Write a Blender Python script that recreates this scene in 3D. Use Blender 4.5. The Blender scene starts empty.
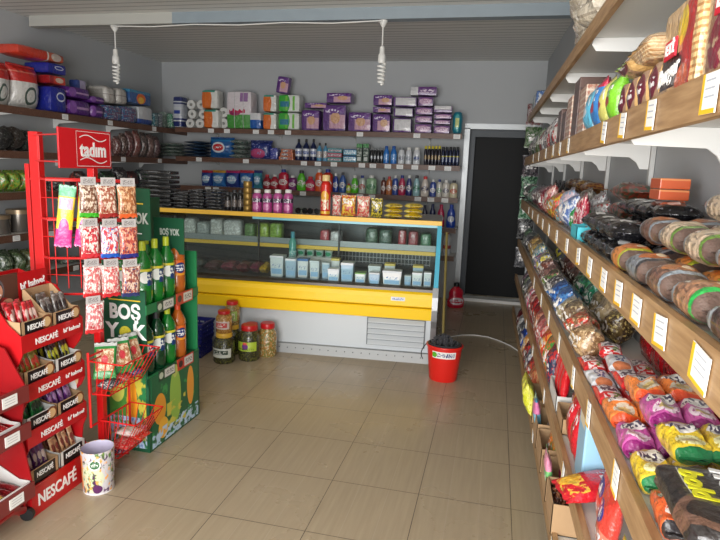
import bpy, bmesh, math, random
from mathutils import Vector, Matrix, Euler, noise
R = math.radians
scene = bpy.context.scene
COL = scene.collection
# ------------------------------------------------------------ camera
H = 1.5; FPX = 578.0; CX, CY = 360.0, 270.0
def _ray(u, v): return Vector((u-CX, -(v-CY), -FPX))
_Y = _ray(498, 175).normalized()
_X = -_ray(-2200, 72); _X = (_X - _Y*_X.dot(_Y)).normalized()
_Z = _X.cross(_Y)
M3 = Matrix((_X, _Y, _Z))                       # world = M3 @ camera
cam = bpy.data.cameras.new('camera'); cam.sensor_width = 36; cam.lens = FPX/720*36; cam.clip_start = .02
camo = bpy.data.objects.new('camera', cam); COL.objects.link(camo)
camo.matrix_world = Matrix.Translation((0, 0, H)) @ M3.to_4x4()
scene.camera = camo
# ------------------------------------------------------------ light
world = bpy.data.worlds.new('daylight'); scene.world = world; world.use_nodes = True
bg = world.node_tree.nodes['Background']; bg.inputs[0].default_value = (.90, .95, 1, 1); bg.inputs[1].default_value = 1.0
def area(name, loc, rot, sx, sy, power, color):
    l = bpy.data.lights.new(name, 'AREA'); l.shape = 'RECTANGLE'; l.size = sx; l.size_y = sy; l.energy = power; l.color = color
    o = bpy.data.objects.new(name, l); o.location = loc; o.rotation_euler = rot; COL.objects.link(o); return o
area('shopfront_daylight', (-.8, -1.45, 1.2), (R(82), 0, 0), 2.8, 2.1, 225, (1, .985, .965))
vs = scene.view_settings; vs.view_transform = 'Standard'; vs.look = 'None'; vs.gamma = 1; vs.use_curve_mapping = False; vs.exposure = 0.1

# ------------------------------------------------------------ placing helpers (points on real planes)
def ray(u, v): return M3 @ _ray(u, v)
def at_y(u, v, y): r = ray(u, v); t = y/r.y; return Vector((r.x*t, y, r.z*t+H))
def at_x(u, v, x): r = ray(u, v); t = x/r.x; return Vector((x, r.y*t, r.z*t+H))
M3T = M3.transposed()
def solve(u, p, d):
    "distance s along d from p so that p+s*d shows in picture column u"
    a = M3T @ (Vector(p)-Vector((0, 0, H))); b = M3T @ Vector(d); k = u-CX
    return (-k*a.z - FPX*a.x) / (FPX*b.x + k*b.z)
def sx(u, y, z): return solve(u, (0, y, z), (1, 0, 0))
def sy(u, x, z): return solve(u, (x, 0, z), (0, 1, 0))

# ------------------------------------------------------------ materials
def rgb(r, g=None, b=None):
    if g is None: r, g, b = r
    f = lambda c: (c/255/12.92) if c/255 <= .04045 else ((c/255+.055)/1.055)**2.4
    return (f(r), f(g), f(b), 1)
MC = {}
class NT:
    def __init__(s, m): s.t = m.node_tree; s.n = s.t.nodes; s.l = s.t.links
    def new(s, k, **kw):
        n = s.n.new(k)
        for a, b in kw.items(): setattr(n, a, b)
        return n
    def put(s, sock, v):
        if hasattr(v, 'is_output') or isinstance(v, bpy.types.NodeSocket): s.l.new(v, sock)
        else: sock.default_value = v
    def math(s, op, a, b=0.0):
        n = s.new('ShaderNodeMath', operation=op); s.put(n.inputs[0], a); s.put(n.inputs[1], b); return n.outputs[0]
    def mix(s, f, a, b):
        n = s.new('ShaderNodeMix', data_type='RGBA'); s.put(n.inputs[0], f); s.put(n.inputs[6], a); s.put(n.inputs[7], b); return n.outputs[2]
    def noise(s, vec, scale, detail=2):
        n = s.new('ShaderNodeTexNoise'); s.put(n.inputs['Vector'], vec); n.inputs['Scale'].default_value = scale; n.inputs['Detail'].default_value = detail; return n.outputs[0]
def mat(name, col, rough=.5, metal=0, coat=0, trans=0, bump=None, var=0, spec=.5):
    if name in MC: return MC[name]
    m = bpy.data.materials.new(name); m.use_nodes = True; k = NT(m); b = k.n['Principled BSDF']
    b.inputs['Base Color'].default_value = rgb(col); b.inputs['Roughness'].default_value = rough; b.inputs['Metallic'].default_value = metal
    b.inputs['Coat Weight'].default_value = coat; b.inputs['Coat Roughness'].default_value = .15
    b.inputs['Transmission Weight'].default_value = trans; b.inputs['Specular IOR Level'].default_value = spec
    if var or bump:
        tc = k.new('ShaderNodeTexCoord').outputs['Object']
    if var:
        n = k.noise(tc, 9, 4); f = k.math('MULTIPLY', k.math('SUBTRACT', n, .4), var*2.2)
        k.put(b.inputs['Base Color'], k.mix(f, rgb(col), rgb([c*.55 for c in col])))
    if bump:
        n = k.noise(tc, bump[0], 3); bp = k.new('ShaderNodeBump'); bp.inputs['Strength'].default_value = bump[1]; bp.inputs['Distance'].default_value = .01
        k.put(bp.inputs['Height'], n); k.put(b.inputs['Normal'], bp.outputs[0])
    MC[name] = m; return m
def pkg(name, base, layers=(), pair='xz', film=1, rough=.32):
    "printed packaging: the base colour of the wrapper with printed patches in its own 0..1 frame"
    key = name+'_'+pair
    if key in MC: return MC[key]
    m = bpy.data.materials.new(key); m.use_nodes = True; k = NT(m); b = k.n['Principled BSDF']
    g = k.new('ShaderNodeTexCoord').outputs['Generated']
    sp = k.new('ShaderNodeSeparateXYZ'); k.put(sp.inputs[0], g)
    ax = dict(x=sp.outputs[0], y=sp.outputs[1], z=sp.outputs[2]); U, V = ax[pair[0]], ax[pair[1]]
    def rect(u0, u1, v0, v1):
        a = k.math('MULTIPLY', k.math('GREATER_THAN', U, u0), k.math('LESS_THAN', U, u1))
        c = k.math('MULTIPLY', k.math('GREATER_THAN', V, v0), k.math('LESS_THAN', V, v1))
        return k.math('MULTIPLY', a, c)
    col = rgb(base)
    for L in layers:
        t = L[0]
        if t == 'rect': f = rect(*L[1:5]); c = L[5]
        elif t == 'ell':
            a = k.math('DIVIDE', k.math('SUBTRACT', U, L[1]), L[3]); d = k.math('DIVIDE', k.math('SUBTRACT', V, L[2]), L[4])
            f = k.math('LESS_THAN', k.math('ADD', k.math('MULTIPLY', a, a), k.math('MULTIPLY', d, d)), 1.0); c = L[5]
        elif t == 'spots':
            mr = k.new('ShaderNodeMapRange'); k.put(mr.inputs[0], k.noise(g, L[1]*1.7, 3)); mr.inputs[1].default_value = L[2]-.035; mr.inputs[2].default_value = L[2]+.035; f = mr.outputs[0]; c = L[3]
            if len(L) > 4: f = k.math('MULTIPLY', f, rect(*L[4:8]))
        elif t == 'print':
            mp = k.new('ShaderNodeMapping'); k.put(mp.inputs[0], g); mp.inputs['Scale'].default_value = (16, 16, 16) if len(L) < 7 else (L[6],)*3
            f = k.math('MULTIPLY', k.math('GREATER_THAN', k.noise(mp.outputs[0], 1, 0), .52), rect(*L[1:5])); c = L[5]
        elif t == 'stripe':
            w = U if L[1] == 'u' else V
            f = k.math('LESS_THAN', k.math('FRACT', k.math('MULTIPLY', w, L[2])), L[3]); c = L[4]
            if len(L) > 5: f = k.math('MULTIPLY', f, rect(*L[5:9]))
        col = k.mix(f, col, rgb(c))
    k.put(b.inputs['Base Color'], col); b.inputs['Roughness'].default_value = rough
    if film:
        b.inputs['Coat Weight'].default_value = .6; b.inputs['Coat Roughness'].default_value = .12
        n = k.noise(k.new('ShaderNodeTexCoord').outputs['Object'], 34, 3); bp = k.new('ShaderNodeBump'); bp.inputs['Strength'].default_value = 1; bp.inputs['Distance'].default_value = .013
        k.put(bp.inputs['Height'], n); k.put(b.inputs['Normal'], bp.outputs[0])
    MC[key] = m; return m
def glass(name, tint=(.93, .97, .96), refl=.10):
    if name in MC: return MC[name]
    m = bpy.data.materials.new(name); m.use_nodes = True; k = NT(m); out = k.n['Material Output']; k.n.remove(k.n['Principled BSDF'])
    t = k.new('ShaderNodeBsdfTransparent'); t.inputs[0].default_value = (*tint, 1)
    g = k.new('ShaderNodeBsdfGlossy'); g.inputs['Roughness'].default_value = .03
    lw = k.new('ShaderNodeFresnel'); lw.inputs[0].default_value = 1.45
    mx = k.new('ShaderNodeMixShader'); k.put(mx.inputs[0], k.math('MULTIPLY', lw.outputs[0], refl*10)); k.put(mx.inputs[1], t.outputs[0]); k.put(mx.inputs[2], g.outputs[0]); k.put(out.inputs[0], mx.outputs[0])
    MC[name] = m; return m

WHITE = mat('white_paint', (225, 225, 222), .5); REDM = mat('red_metal', (200, 22, 24), .35, coat=.4)
BLACK = mat('black_plastic', (18, 18, 20), .4); CARD = mat('brown_cardboard', (178, 145, 108), .85, var=.1)
CARDW = mat('white_card', (214, 214, 210), .7); PAPER = mat('white_paper', (232, 232, 228), .7)
YEL = mat('yellow_panel', (252, 206, 10), .4, coat=.2); SILV = mat('brushed_metal', (170, 174, 176), .35, .7)
GREY = mat('grey_plastic', (130, 134, 136), .5); DGREY = mat('dark_plastic', (45, 47, 50), .5)
GLASS = glass('clear_glass')

# ------------------------------------------------------------ mesh helpers
def link(name, bm, m=None, parent=None, loc=(0, 0, 0), rot=(0, 0, 0), smooth=False):
    me = bpy.data.meshes.new(name)
    bmesh.ops.recalc_face_normals(bm, faces=bm.faces)
    bm.to_mesh(me); bm.free()
    for mm in (m if isinstance(m, (list, tuple)) else [m]):
        if mm: me.materials.append(mm)
    if smooth:
        for p in me.polygons: p.use_smooth = True
        try: me.set_sharp_from_angle(angle=R(45))
        except Exception: pass
    o = bpy.data.objects.new(name, me); o.location = loc; o.rotation_euler = rot; COL.objects.link(o)
    if parent: o.parent = parent
    return o
def box(bm, x0, x1, y0, y1, z0, z1, mi=0, bev=0):
    vs = [bm.verts.new(p) for p in [(x0, y0, z0), (x1, y0, z0), (x1, y1, z0), (x0, y1, z0), (x0, y0, z1), (x1, y0, z1), (x1, y1, z1), (x0, y1, z1)]]
    fs = [bm.faces.new([vs[i] for i in q]) for q in [(0, 3, 2, 1), (4, 5, 6, 7), (0, 1, 5, 4), (1, 2, 6, 5), (2, 3, 7, 6), (3, 0, 4, 7)]]
    for f in fs: f.material_index = mi
    if bev:
        es = list({e for f in fs for e in f.edges}); bmesh.ops.bevel(bm, geom=es, offset=bev, segments=2, affect='EDGES', profile=.6)
    return vs
def bx(x0, x1, y0, y1, z0, z1, bev=0):
    bm = bmesh.new(); box(bm, x0, x1, y0, y1, z0, z1, 0, bev); return bm
def tube(bm, pts, r, n=8, cap=True):
    pts = [Vector(p) for p in pts]; rings = []
    for i, p in enumerate(pts):
        d = (pts[min(i+1, len(pts)-1)]-pts[max(i-1, 0)]).normalized()
        a = d.orthogonal().normalized() if i == 0 else (rings_a - d*rings_a.dot(d)).normalized()
        rings_a = a; b = d.cross(a); rr = r[i] if isinstance(r, (list, tuple)) else r
        rings.append([bm.verts.new(p+(a*math.cos(t)+b*math.sin(t))*rr) for t in [2*math.pi*j/n for j in range(n)]])
    for q, w in zip(rings, rings[1:]):
        for j in range(n): bm.faces.new((q[j], q[(j+1) % n], w[(j+1) % n], w[j]))
    if cap: bm.faces.new(rings[0][::-1]); bm.faces.new(rings[-1])
def lathe(bm, prof, n=20, mi=0, cx=0, cy=0, cap=True, sq=1.0, sxy=(1, 1)):
    rings = []
    for r, z in prof:
        ring = []
        for j in range(n):
            t = 2*math.pi*j/n; c, s = math.cos(t), math.sin(t)
            if sq != 1: c = math.copysign(abs(c)**sq, c); s = math.copysign(abs(s)**sq, s)
            ring.append(bm.verts.new((cx+r*c*sxy[0], cy+r*s*sxy[1], z)))
        rings.append(ring)
    for q, w in zip(rings, rings[1:]):
        for j in range(n): bm.faces.new((q[j], q[(j+1) % n], w[(j+1) % n], w[j])).material_index = mi
    if cap:
        bm.faces.new(rings[0][::-1]).material_index = mi; bm.faces.new(rings[-1]).material_index = mi
def lat(prof, **k): bm = bmesh.new(); lathe(bm, prof, **k); return bm
def prism(bm, pts, a, b, axis='y', mi=0):
    "polygon given in the plane across axis, extruded from a to b"
    f = {'y': lambda p, t: (p[0], t, p[1]), 'x': lambda p, t: (t, p[0], p[1]), 'z': lambda p, t: (p[0], p[1], t)}[axis]
    A = [bm.verts.new(f(p, a)) for p in pts]; B = [bm.verts.new(f(p, b)) for p in pts]; n = len(pts)
    bm.faces.new(A).material_index = mi; bm.faces.new(B[::-1]).material_index = mi
    for i in range(n): bm.faces.new((A[i], B[i], B[(i+1) % n], A[(i+1) % n])).material_index = mi
def softbox(w, d, h, r=.25, lump=.0, seed=0, n=6):
    bm = bmesh.new(); bmesh.ops.create_cube(bm, size=2); bmesh.ops.subdivide_edges(bm, edges=bm.edges, cuts=n, use_grid_fill=True)
    mn = min(w, d, h)
    for v in bm.verts:
        p = v.co; q = Vector()
        for i, s in enumerate((w, d, h)):
            rr = r*mn/2; q[i] = p[i]*s/2
        rr = r*mn/2
        inner = Vector([max(-s/2+rr, min(s/2-rr, q[i])) for i, s in enumerate((w, d, h))]); dd = q-inner
        if dd.length > 1e-9: q = inner+dd.normalized()*rr
        if lump:
            nn = noise.noise(Vector((p.x*1.7+seed*7, p.y*1.7, p.z*1.7)))
            q += Vector(p).normalized()*(nn*lump*mn - lump*mn*.5)
        q.z += h/2; v.co = q
    mz = min(v.co.z for v in bm.verts)
    for v in bm.verts: v.co.z -= mz
    return bm
def bagmesh(w, l, t, rnd=.55, crimp=.035, lump=.12, seed=0, lie=False, waist=.06, nl=12, nt=18, pinch=0):
    "filled film bag: length along z (standing) or along y (lying)"
    bm = bmesh.new(); rings = []
    ss = [0, crimp*.98] + [crimp+(1-2*crimp)*i/nl for i in range(1, nl)] + [1-crimp*.98, 1]
    for i, s in enumerate(ss):
        q = max(0, min(1, (s-crimp)/(1-2*crimp))); e = math.sin(math.pi*q)
        b = max(.0012, t/2*(e**rnd if e > 1e-6 else 0)); a = w/2*(1-waist*e)
        if pinch: a *= 1-pinch*(1-min(1, e*2.5)**.6)
        if i in (0, len(ss)-1): a *= 1.0+pinch*.6
        ring = []
        for j in range(nt):
            th = 2*math.pi*j/nt; c, sn = math.cos(th), math.sin(th)
            x = a*math.copysign(abs(c)**.8, c); z = b*math.copysign(abs(sn)**.85, sn)
            nn = noise.noise(Vector((x/w*3+seed*3.1, s*4.2, sn*1.5+seed)))
            z += z*nn*lump*2; x += x*noise.noise(Vector((s*5+seed, sn, seed)))*lump*.35
            y = s*l
            if i in (0, len(ss)-1): y += (.004 if j % 2 else -.002)*(1 if i else -1)
            ring.append(bm.verts.new((x, z, y)))
        rings.append(ring)
    for q, wv in zip(rings, rings[1:]):
        for j in range(nt): bm.faces.new((q[j], q[(j+1) % nt], wv[(j+1) % nt], wv[j]))
    bm.faces.new(rings[0][::-1]); bm.faces.new(rings[-1])
    if lie:
        for v in bm.verts: x, y, z = v.co; v.co = (x, z-l/2, -y)
    m = min(v.co.z for v in bm.verts)
    for v in bm.verts: v.co.z -= m
    return bm
ORD = 'first second third fourth fifth sixth seventh eighth ninth tenth eleventh twelfth thirteenth fourteenth fifteenth sixteenth seventeenth eighteenth nineteenth twentieth'.split()
LONG = []
def tag(o, label, cat, group=None):
    if len(label.split()) > 16: LONG.append(label)
    o['label'] = label; o['category'] = cat
    if group: o['group'] = group
    return o
def thing(name, label, cat, loc=(0, 0, 0), rz=0, group=None):
    o = bpy.data.objects.new(name, None); o.empty_display_size = .05; COL.objects.link(o); o.location = loc
    o.rotation_euler = (0, 0, rz) if not isinstance(rz, (tuple, list)) else rz
    return tag(o, label, cat, group)
def dup(root, loc, rot, label=None, group=None):
    r = root.copy(); COL.objects.link(r); r.location = loc; r.rotation_euler = rot if isinstance(rot, (tuple, list)) else (0, 0, rot)
    if label: r['label'] = label
    if group: r['group'] = group
    for ch in list(root.children):
        c = ch.copy(); COL.objects.link(c); c.parent = r
        for g in ch.children:
            d = g.copy(); COL.objects.link(d); d.parent = c
    return r
def struct(name, bm, m, **k): o = link(name, bm, m, **k); o['kind'] = 'structure'; return o
def text(name, s, size, m, parent, loc, rot, depth=.0008, off=.0, shear=0, width=None, align='CENTER'):
    c = bpy.data.curves.new(name, 'FONT'); c.body = s; c.size = size; c.extrude = depth; c.offset = off; c.shear = shear
    c.align_x = align; c.align_y = 'CENTER'; c.resolution_u = 3
    t = bpy.data.objects.new(name, c); COL.objects.link(t); bpy.context.view_layer.update()
    dg = bpy.context.evaluated_depsgraph_get(); me = bpy.data.meshes.new_from_object(t.evaluated_get(dg)); me.name = name
    bpy.data.objects.remove(t); bpy.data.curves.remove(c)
    me.materials.clear(); me.materials.append(m)
    if width:
        xs = [v.co.x for v in me.vertices]; k = width/(max(xs)-min(xs))
        for v in me.vertices: v.co.x *= k
    o = bpy.data.objects.new(name, me); o.location = loc; o.rotation_euler = rot; COL.objects.link(o)
    if parent: o.parent = parent
    return o
FRONT = (R(90), 0, 0)          # lettering on a face looking to local -y
FACEX = (R(90), 0, R(90))      # lettering on a face looking to +x

# ------------------------------------------------------------ room
def wallmat():
    m = bpy.data.materials.new('painted_plaster'); m.use_nodes = True; k = NT(m); b = k.n['Principled BSDF']
    g = k.new('ShaderNodeTexCoord').outputs['Object']; n = k.noise(g, 1.3, 5)
    k.put(b.inputs['Base Color'], k.mix(k.math('MULTIPLY', n, .5), rgb(178, 181, 183), rgb(158, 161, 164))); b.inputs['Roughness'].default_value = .65; return m
WALL = wallmat()
def ceilmat():
    m = bpy.data.materials.new('ribbed_panels'); m.use_nodes = True; k = NT(m); b = k.n['Principled BSDF']
    sp = k.new('ShaderNodeSeparateXYZ'); k.put(sp.inputs[0], k.new('ShaderNodeTexCoord').outputs['Object'])
    f = k.math('FRACT', k.math('MULTIPLY', sp.outputs[1], 1/.10)); g = k.math('LESS_THAN', f, .14)
    k.put(b.inputs['Base Color'], k.mix(g, rgb(226, 225, 220), rgb(150, 150, 146))); b.inputs['Roughness'].default_value = .5
    bp = k.new('ShaderNodeBump'); bp.inputs['Distance'].default_value = .01; k.put(bp.inputs['Height'], g); bp.invert = True; k.put(b.inputs['Normal'], bp.outputs[0]); return m
def floormat():
    m = bpy.data.materials.new('wood_look_tiles'); m.use_nodes = True; k = NT(m); b = k.n['Principled BSDF']
    tc = k.new('ShaderNodeTexCoord').outputs['Object']; sp = k.new('ShaderNodeSeparateXYZ'); k.put(sp.inputs[0], tc)
    tx = k.math('DIVIDE', k.math('ADD', sp.outputs[0], 1.10+4.235), .4235); ty = k.math('DIVIDE', k.math('ADD', sp.outputs[1], -2.10+4.2), .42)
    fx = k.math('FRACT', tx); fy = k.math('FRACT', ty)
    g = k.math('MAXIMUM', k.math('LESS_THAN', fx, .008), k.math('LESS_THAN', fy, .008))
    mp = k.new('ShaderNodeMapping'); k.put(mp.inputs[0], tc); mp.inputs['Scale'].default_value = (1, .05, 1)
    st = k.noise(mp.outputs[0], 55, 3)
    cb = k.new('ShaderNodeCombineXYZ'); k.put(cb.inputs[0], k.math('FLOOR', tx)); k.put(cb.inputs[1], k.math('FLOOR', ty))
    wn = k.new('ShaderNodeTexWhiteNoise'); k.put(wn.inputs['Vector'], cb.outputs[0])
    c = k.mix(st, rgb(186, 170, 143), rgb(158, 142, 117))
    c = k.mix(k.math('MULTIPLY', wn.outputs[0], .25), c, rgb(168, 153, 128))
    pl = k.math('LESS_THAN', k.math('FRACT', k.math('MULTIPLY', fx, 3.0)), .03)
    c = k.mix(k.math('MULTIPLY', pl, .35), c, rgb(190, 176, 156))
    c = k.mix(g, c, rgb(74, 64, 54))
    dirt = k.noise(tc, 2.3, 6); c = k.mix(k.math('MULTIPLY', dirt, .22), c, rgb(120, 108, 96))
    k.put(b.inputs['Base Color'], c); k.put(b.inputs['Roughness'], k.math('ADD', k.math('MULTIPLY', dirt, .18), .2)); return m
YB = 6.95; XL = -4.3; YF = -1.4; ZC = 2.76
def rxf(y): return .315-.014*y          # front line of the right shelves
def rxw(y): return .64-.028*y           # right wall
struct('floor', bx(XL-.1, 1.0, YF-.6, 8.6, -.08, 0), floormat())
struct('ceiling', bx(XL-.1, 1.0, YF, YB+.1, ZC, ZC+.08), ceilmat())
struct('wall_left', bx(XL-.12, XL, YF, YB+.1, 0, ZC), WALL)
bm = bmesh.new(); prism(bm, [(rxw(YF), YF), (rxw(YB+.1), YB+.1), (1.0, YB+.1), (1.0, YF)], 0, ZC, 'z'); struct('wall_right', bm, WALL)
DX0, DX1, DH = -.36, .40, 2.02
bm = bmesh.new(); box(bm, XL, DX0, YB, YB+.12, 0, ZC); box(bm, DX1, rxw(YB), YB, YB+.12, 0, ZC); box(bm, DX0, DX1, YB, YB+.12, DH, ZC); struct('wall_back', bm, WALL)
bm = bmesh.new(); box(bm, XL, -2.8, YF-.12, YF, 0, ZC); box(bm, -2.8, .7, YF-.12, YF, 2.5, ZC); struct('wall_front', bm, WALL)
ALU = mat('aluminium_frame', (186, 190, 192), .4, .3)
bm = bmesh.new(); box(bm, DX0-.05, DX0+.01, YB-.03, YB+.1, 0, DH); box(bm, DX1-.01, DX1+.03, YB-.03, YB+.1, 0, DH); box(bm, DX0-.05, DX1+.03, YB-.03, YB+.1, DH-.01, DH+.05)
struct('trim_1', bm, ALU)
struct('trim_2', bx(DX0+.01, DX1-.01, YB-.06, YB+.12, 0, .035), WHITE)
d = struct('door_1', bx(DX0+.07, DX1, YB+.17, YB+.22, .04, DH-.09), mat('dark_door_leaf', (17, 18, 19), .55, var=.1, spec=.2))
bm = bmesh.new(); box(bm, DX0+.01, DX0+.07, YB+.1, YB+.24, 0, DH-.01); box(bm, DX0+.07, DX1, YB+.1, YB+.24, DH-.09, DH-.01); struct('trim_3', bm, mat('door_jamb', (70, 76, 82), .5))
bm = bmesh.new(); box(bm, DX0-.3, 1.0, YB+.9, YB+1.0, 0, ZC); box(bm, DX0-.4, DX0-.3, YB+.12, YB+1.0, 0, ZC); box(bm, DX0-.3, 1.0, YB+.12, YB+1, ZC-.1, ZC); struct('wall_beyond', bm, DGREY)
xj = sx(172, 4.7, 2.7); struct('trim_4', bx(-4.24, xj, 4.70, 4.80, 2.67, ZC), mat('cream_beam', (176, 176, 170), .5)); struct('trim_6', bx(xj, rxw(4.8), 4.70, 4.80, 2.67, ZC), mat('blue_grey_beam', (138, 150, 158), .45, var=.12))

# ------------------------------------------------------------ lamps
def cable(pts, r, m, name, label, cat):
    bm = bmesh.new(); tube(bm, pts, r, 6); return tag(link(name, bm, m, smooth=True), label, cat)
BULB = mat('bulb_glass', (236, 236, 232), .25); PLAS = mat('white_plastic', (220, 220, 216), .4)
def spiral_bulb(x, label):
    t = thing('pendant_lamp', label, 'lamp', (x, 4.75, 2.67), 0, None)
    link('ceiling_rose', lat([(.012, -.05), (.035, -.012), (.036, 0)], n=16), PLAS, t, smooth=True)
    bm = bmesh.new(); tube(bm, [(0, 0, -.045), (0, 0, -.2)], .006); link('cord', bm, PLAS, t)
    link('lamp_holder', lat([(.008, -.19), (.02, -.2), (.022, -.25), (.03, -.26), (.032, -.31), (.026, -.325)][::-1], n=16), PLAS, t, smooth=True)
    bm = bmesh.new(); pts = []
    for i in range(97):
        a = i/96*2*math.pi*5; rr = .030-.008*(i/96); pts.append((rr*math.cos(a), rr*math.sin(a), -.33-.15*i/96))
    pts = [(0, 0.02, -.32)]+pts+[(0, 0, -.49)]
    tube(bm, pts, .0085, 7); link('spiral_tube', bm, BULB, t, smooth=True); return t
spiral_bulb(sx(115, 4.75, 2.6), 'white spiral bulb hanging from the ceiling beam, above the red snack stand')
spiral_bulb(sx(383, 4.75, 2.6), 'white spiral bulb hanging from the ceiling beam, above the glass counter')
xa, xb = sx(115, 4.75, 2.6), sx(383, 4.75, 2.6)
cable([(xa+(xb-xa)*i/12, 4.69, 2.655-.012*math.sin(i/12*math.pi*3)**2) for i in range(13)], .005, PLAS, 'cable', 'thin white cable running along the ceiling beam between two bulbs', 'cable')

# ------------------------------------------------------------ wooden-edged shelves
def woodmat(name, c1, c2, sc=(1, 1, 1)):
    m = bpy.data.materials.new(name); m.use_nodes = True; k = NT(m); b = k.n['Principled BSDF']
    mp = k.new('ShaderNodeMapping'); k.put(mp.inputs[0], k.new('ShaderNodeTexCoord').outputs['Object']); mp.inputs['Scale'].default_value = sc
    n = k.noise(mp.outputs[0], 14, 5); r = k.new('ShaderNodeValToRGB'); r.color_ramp.elements[0].position = .35; r.color_ramp.elements[1].position = .65
    r.color_ramp.elements[0].color = rgb(c1); r.color_ramp.elements[1].color = rgb(c2); k.put(r.inputs[0], n)
    k.put(b.inputs['Base Color'], r.outputs[0]); b.inputs['Roughness'].default_value = .45; return m
WOODR = woodmat('walnut_edging', (178, 144, 104), (150, 116, 80), (6, .5, 6)); WOODB = woodmat('dark_wood_edging', (110, 78, 62), (88, 60, 48), (.6, 6, 6))
SHELFW = mat('white_shelf_board', (214, 212, 206), .45)
TAGY = pkg('price_tag', (240, 240, 236), [('rect', 0, 1, 0, .12, (240, 190, 40)), ('rect', .84, 1, 0, 1, (240, 190, 40)), ('stripe', 'v', 5, .22, (178, 184, 196), .14, .76, .25, .9)], 'yz', film=0, rough=.6)
TAGW = pkg('plain_tag', (235, 235, 232), [('stripe', 'v', 4, .25, (180, 180, 186), .15, .85, .15, .85)], 'xz', film=0, rough=.6)
TAGX = pkg('plain_tag', (235, 235, 232), [('stripe', 'v', 4, .25, (180, 180, 186), .15, .85, .15, .85)], 'yz', film=0, rough=.6)
def right_shelf(name_lab, z, y0, y1, fh, tags, tsz=(.05, .06), brackets=True):
    t = thing('wall_shelf', name_lab, 'shelf', (0, 0, 0), 0, None)
    bm = bmesh.new(); prism(bm, [(rxf(y0)+.018, y0), (rxf(y1)+.018, y1), (rxw(y1)-.003, y1), (rxw(y0)-.003, y0)], z-.03, z-.012, 'z'); link('board', bm, SHELFW, t)
    bm = bmesh.new(); prism(bm, [(rxf(y0), y0), (rxf(y1), y1), (rxf(y1)+.018, y1), (rxf(y0)+.018, y0)], z-fh, z, 'z'); link('edge_strip', bm, WOODR, t)
    if brackets:
        for yb in BRY:
            if yb < y1-.1:
                a, w = rxf(yb)+.03, rxw(yb)-.02
                bm = bmesh.new(); prism(bm, [(a-.004, z-.055), (a+.012, z-.078), (w-.07, z-.082), (w-.045, z-.10), (w-.03, z-.125), (w, z-.125), (w, z-.031), (a, z-.031)], yb-.004, yb+.004, 'y')
                link('bracket', bm, WHITE, t)
    for (ty, tilt) in tags:
        w, h = tsz; x = rxf(ty)-.002
        bm = bmesh.new(); box(bm, -.001, .001, -w/2, w/2, -h/2, h/2)
        link('price_tag', bm, TAGY, t, (x-.0015, ty, z-fh*.5+(.004 if h > fh else 0)), (tilt, 0, math.atan(.014)))
    return t
BRY = [.86, 1.64, 2.42, 3.20, 3.98, 4.76, 5.5]
rnd = random.Random(5)
def tg(ys): return [(y, rnd.uniform(-.12, .12)) for y in ys]
YE = 5.75
# uprights
UPR = mat('slotted_upright', (205, 205, 202), .4, .2)
for i, yb in enumerate(BRY):
    if i in (0,): continue
    x = rxw(yb)-.002; o = link('shelf_upright', bx(-.016, 0, -.014, .014, .12, 2.3), UPR, None, (x, yb, 0))
    tag(o, 'white slotted metal upright on the right wall carrying the shelves', 'upright', 'shelf uprights on the right wall')
SH = {}
SH[1] = right_shelf('topmost wood-edged shelf on the right wall near the ceiling', 2.05, .55, YE, .055, [])
SH[2] = right_shelf('wood-edged right wall shelf at eye level with yellow price tags', 1.667, -.2, YE, .07, tg([.99, 1.32, 1.58, 1.82, 2.6, 2.9, 3.2, 3.6, 4.1, 4.6]), (.065, .06))
SH[3] = right_shelf('right wall shelf below eye level holding cake rolls and yellow price tags', 1.28, -.2, YE, .08, tg([.88, 1.08, 1.25, 1.42, 1.6, 1.82, 2.05, 2.35, 2.7, 3.05, 3.4, 3.75, 4.2, 4.6]), (.072, .056))
SH[4] = right_shelf('right wall shelf with colourful croissant bags, under the cake roll shelf', .90, .35, YE, .07, tg([1.25, 1.6, 1.9, 2.3, 2.7, 3.1, 3.6]), (.05, .07))
SH[5] = right_shelf('second lowest right wall shelf holding crisp bags and open boxes', .56, .7, YE, .06, tg([1.9, 2.6, 3.3, 3.9]), (.045, .06))
SH[6] = right_shelf('lowest right wall shelf just above the floor', .235, 1.0, YE, .075, tg([1.98, 2.9, 3.6]), (.05, .06))
struct('trim_5', (lambda bm: (prism(bm, [(rxf(1.0)+.04, 1.0), (rxf(YE)+.04, YE), (rxw(YE)-.003, YE), (rxw(1.0)-.003, 1.0)], 0, .16, 'z'), bm)[1])(bmesh.new()), mat('shelf_plinth', (120, 116, 108), .6))

# back shelves and left shelves
BZ = {1: 1.93, 2: 1.58, 3: 1.225, 4: .88, 5: .5}; BYF = 6.62
LZ = {1: 1.91, 2: 1.545, 3: 1.20, 4: .845, 5: .48}; LXF = -3.95
XBR = -.42
def back_shelf(z, label, tagsu):
    t = thing('wall_shelf', label, 'shelf')
    link('board', bx(LXF+.02, XBR, BYF+.016, YB-.003, z-.03, z), SHELFW, t)
    link('edge_strip', bx(LXF+.02, XBR, BYF, BYF+.016, z-.055, z+.002), WOODB, t)
    for xb in (-3.5, -2.65, -1.7, -.8):
        bm = bmesh.new(); prism(bm, [(BYF+.03, z-.05), (YB-.06, z-.06), (YB-.03, z-.10), (YB-.003, z-.10), (YB-.003, z-.031), (BYF+.03, z-.031)], xb-.003, xb+.003, 'x'); link('bracket', bm, WHITE, t)
    for u in tagsu:
        x = sx(u, BYF, z); link('price_tag', bx(-.038, .038, -.001, .001, -.024, .024), TAGW, t, (x, BYF-.002, z-.03))
    return t
back_shelf(BZ[1], 'topmost dark wood-edged shelf on the back wall', [211, 227, 256, 271, 288, 360, 417, 457])
back_shelf(BZ[2], 'second shelf from the top on the back wall', [199, 246, 304, 318, 334, 362, 373, 388, 400, 415, 432, 448])
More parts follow.
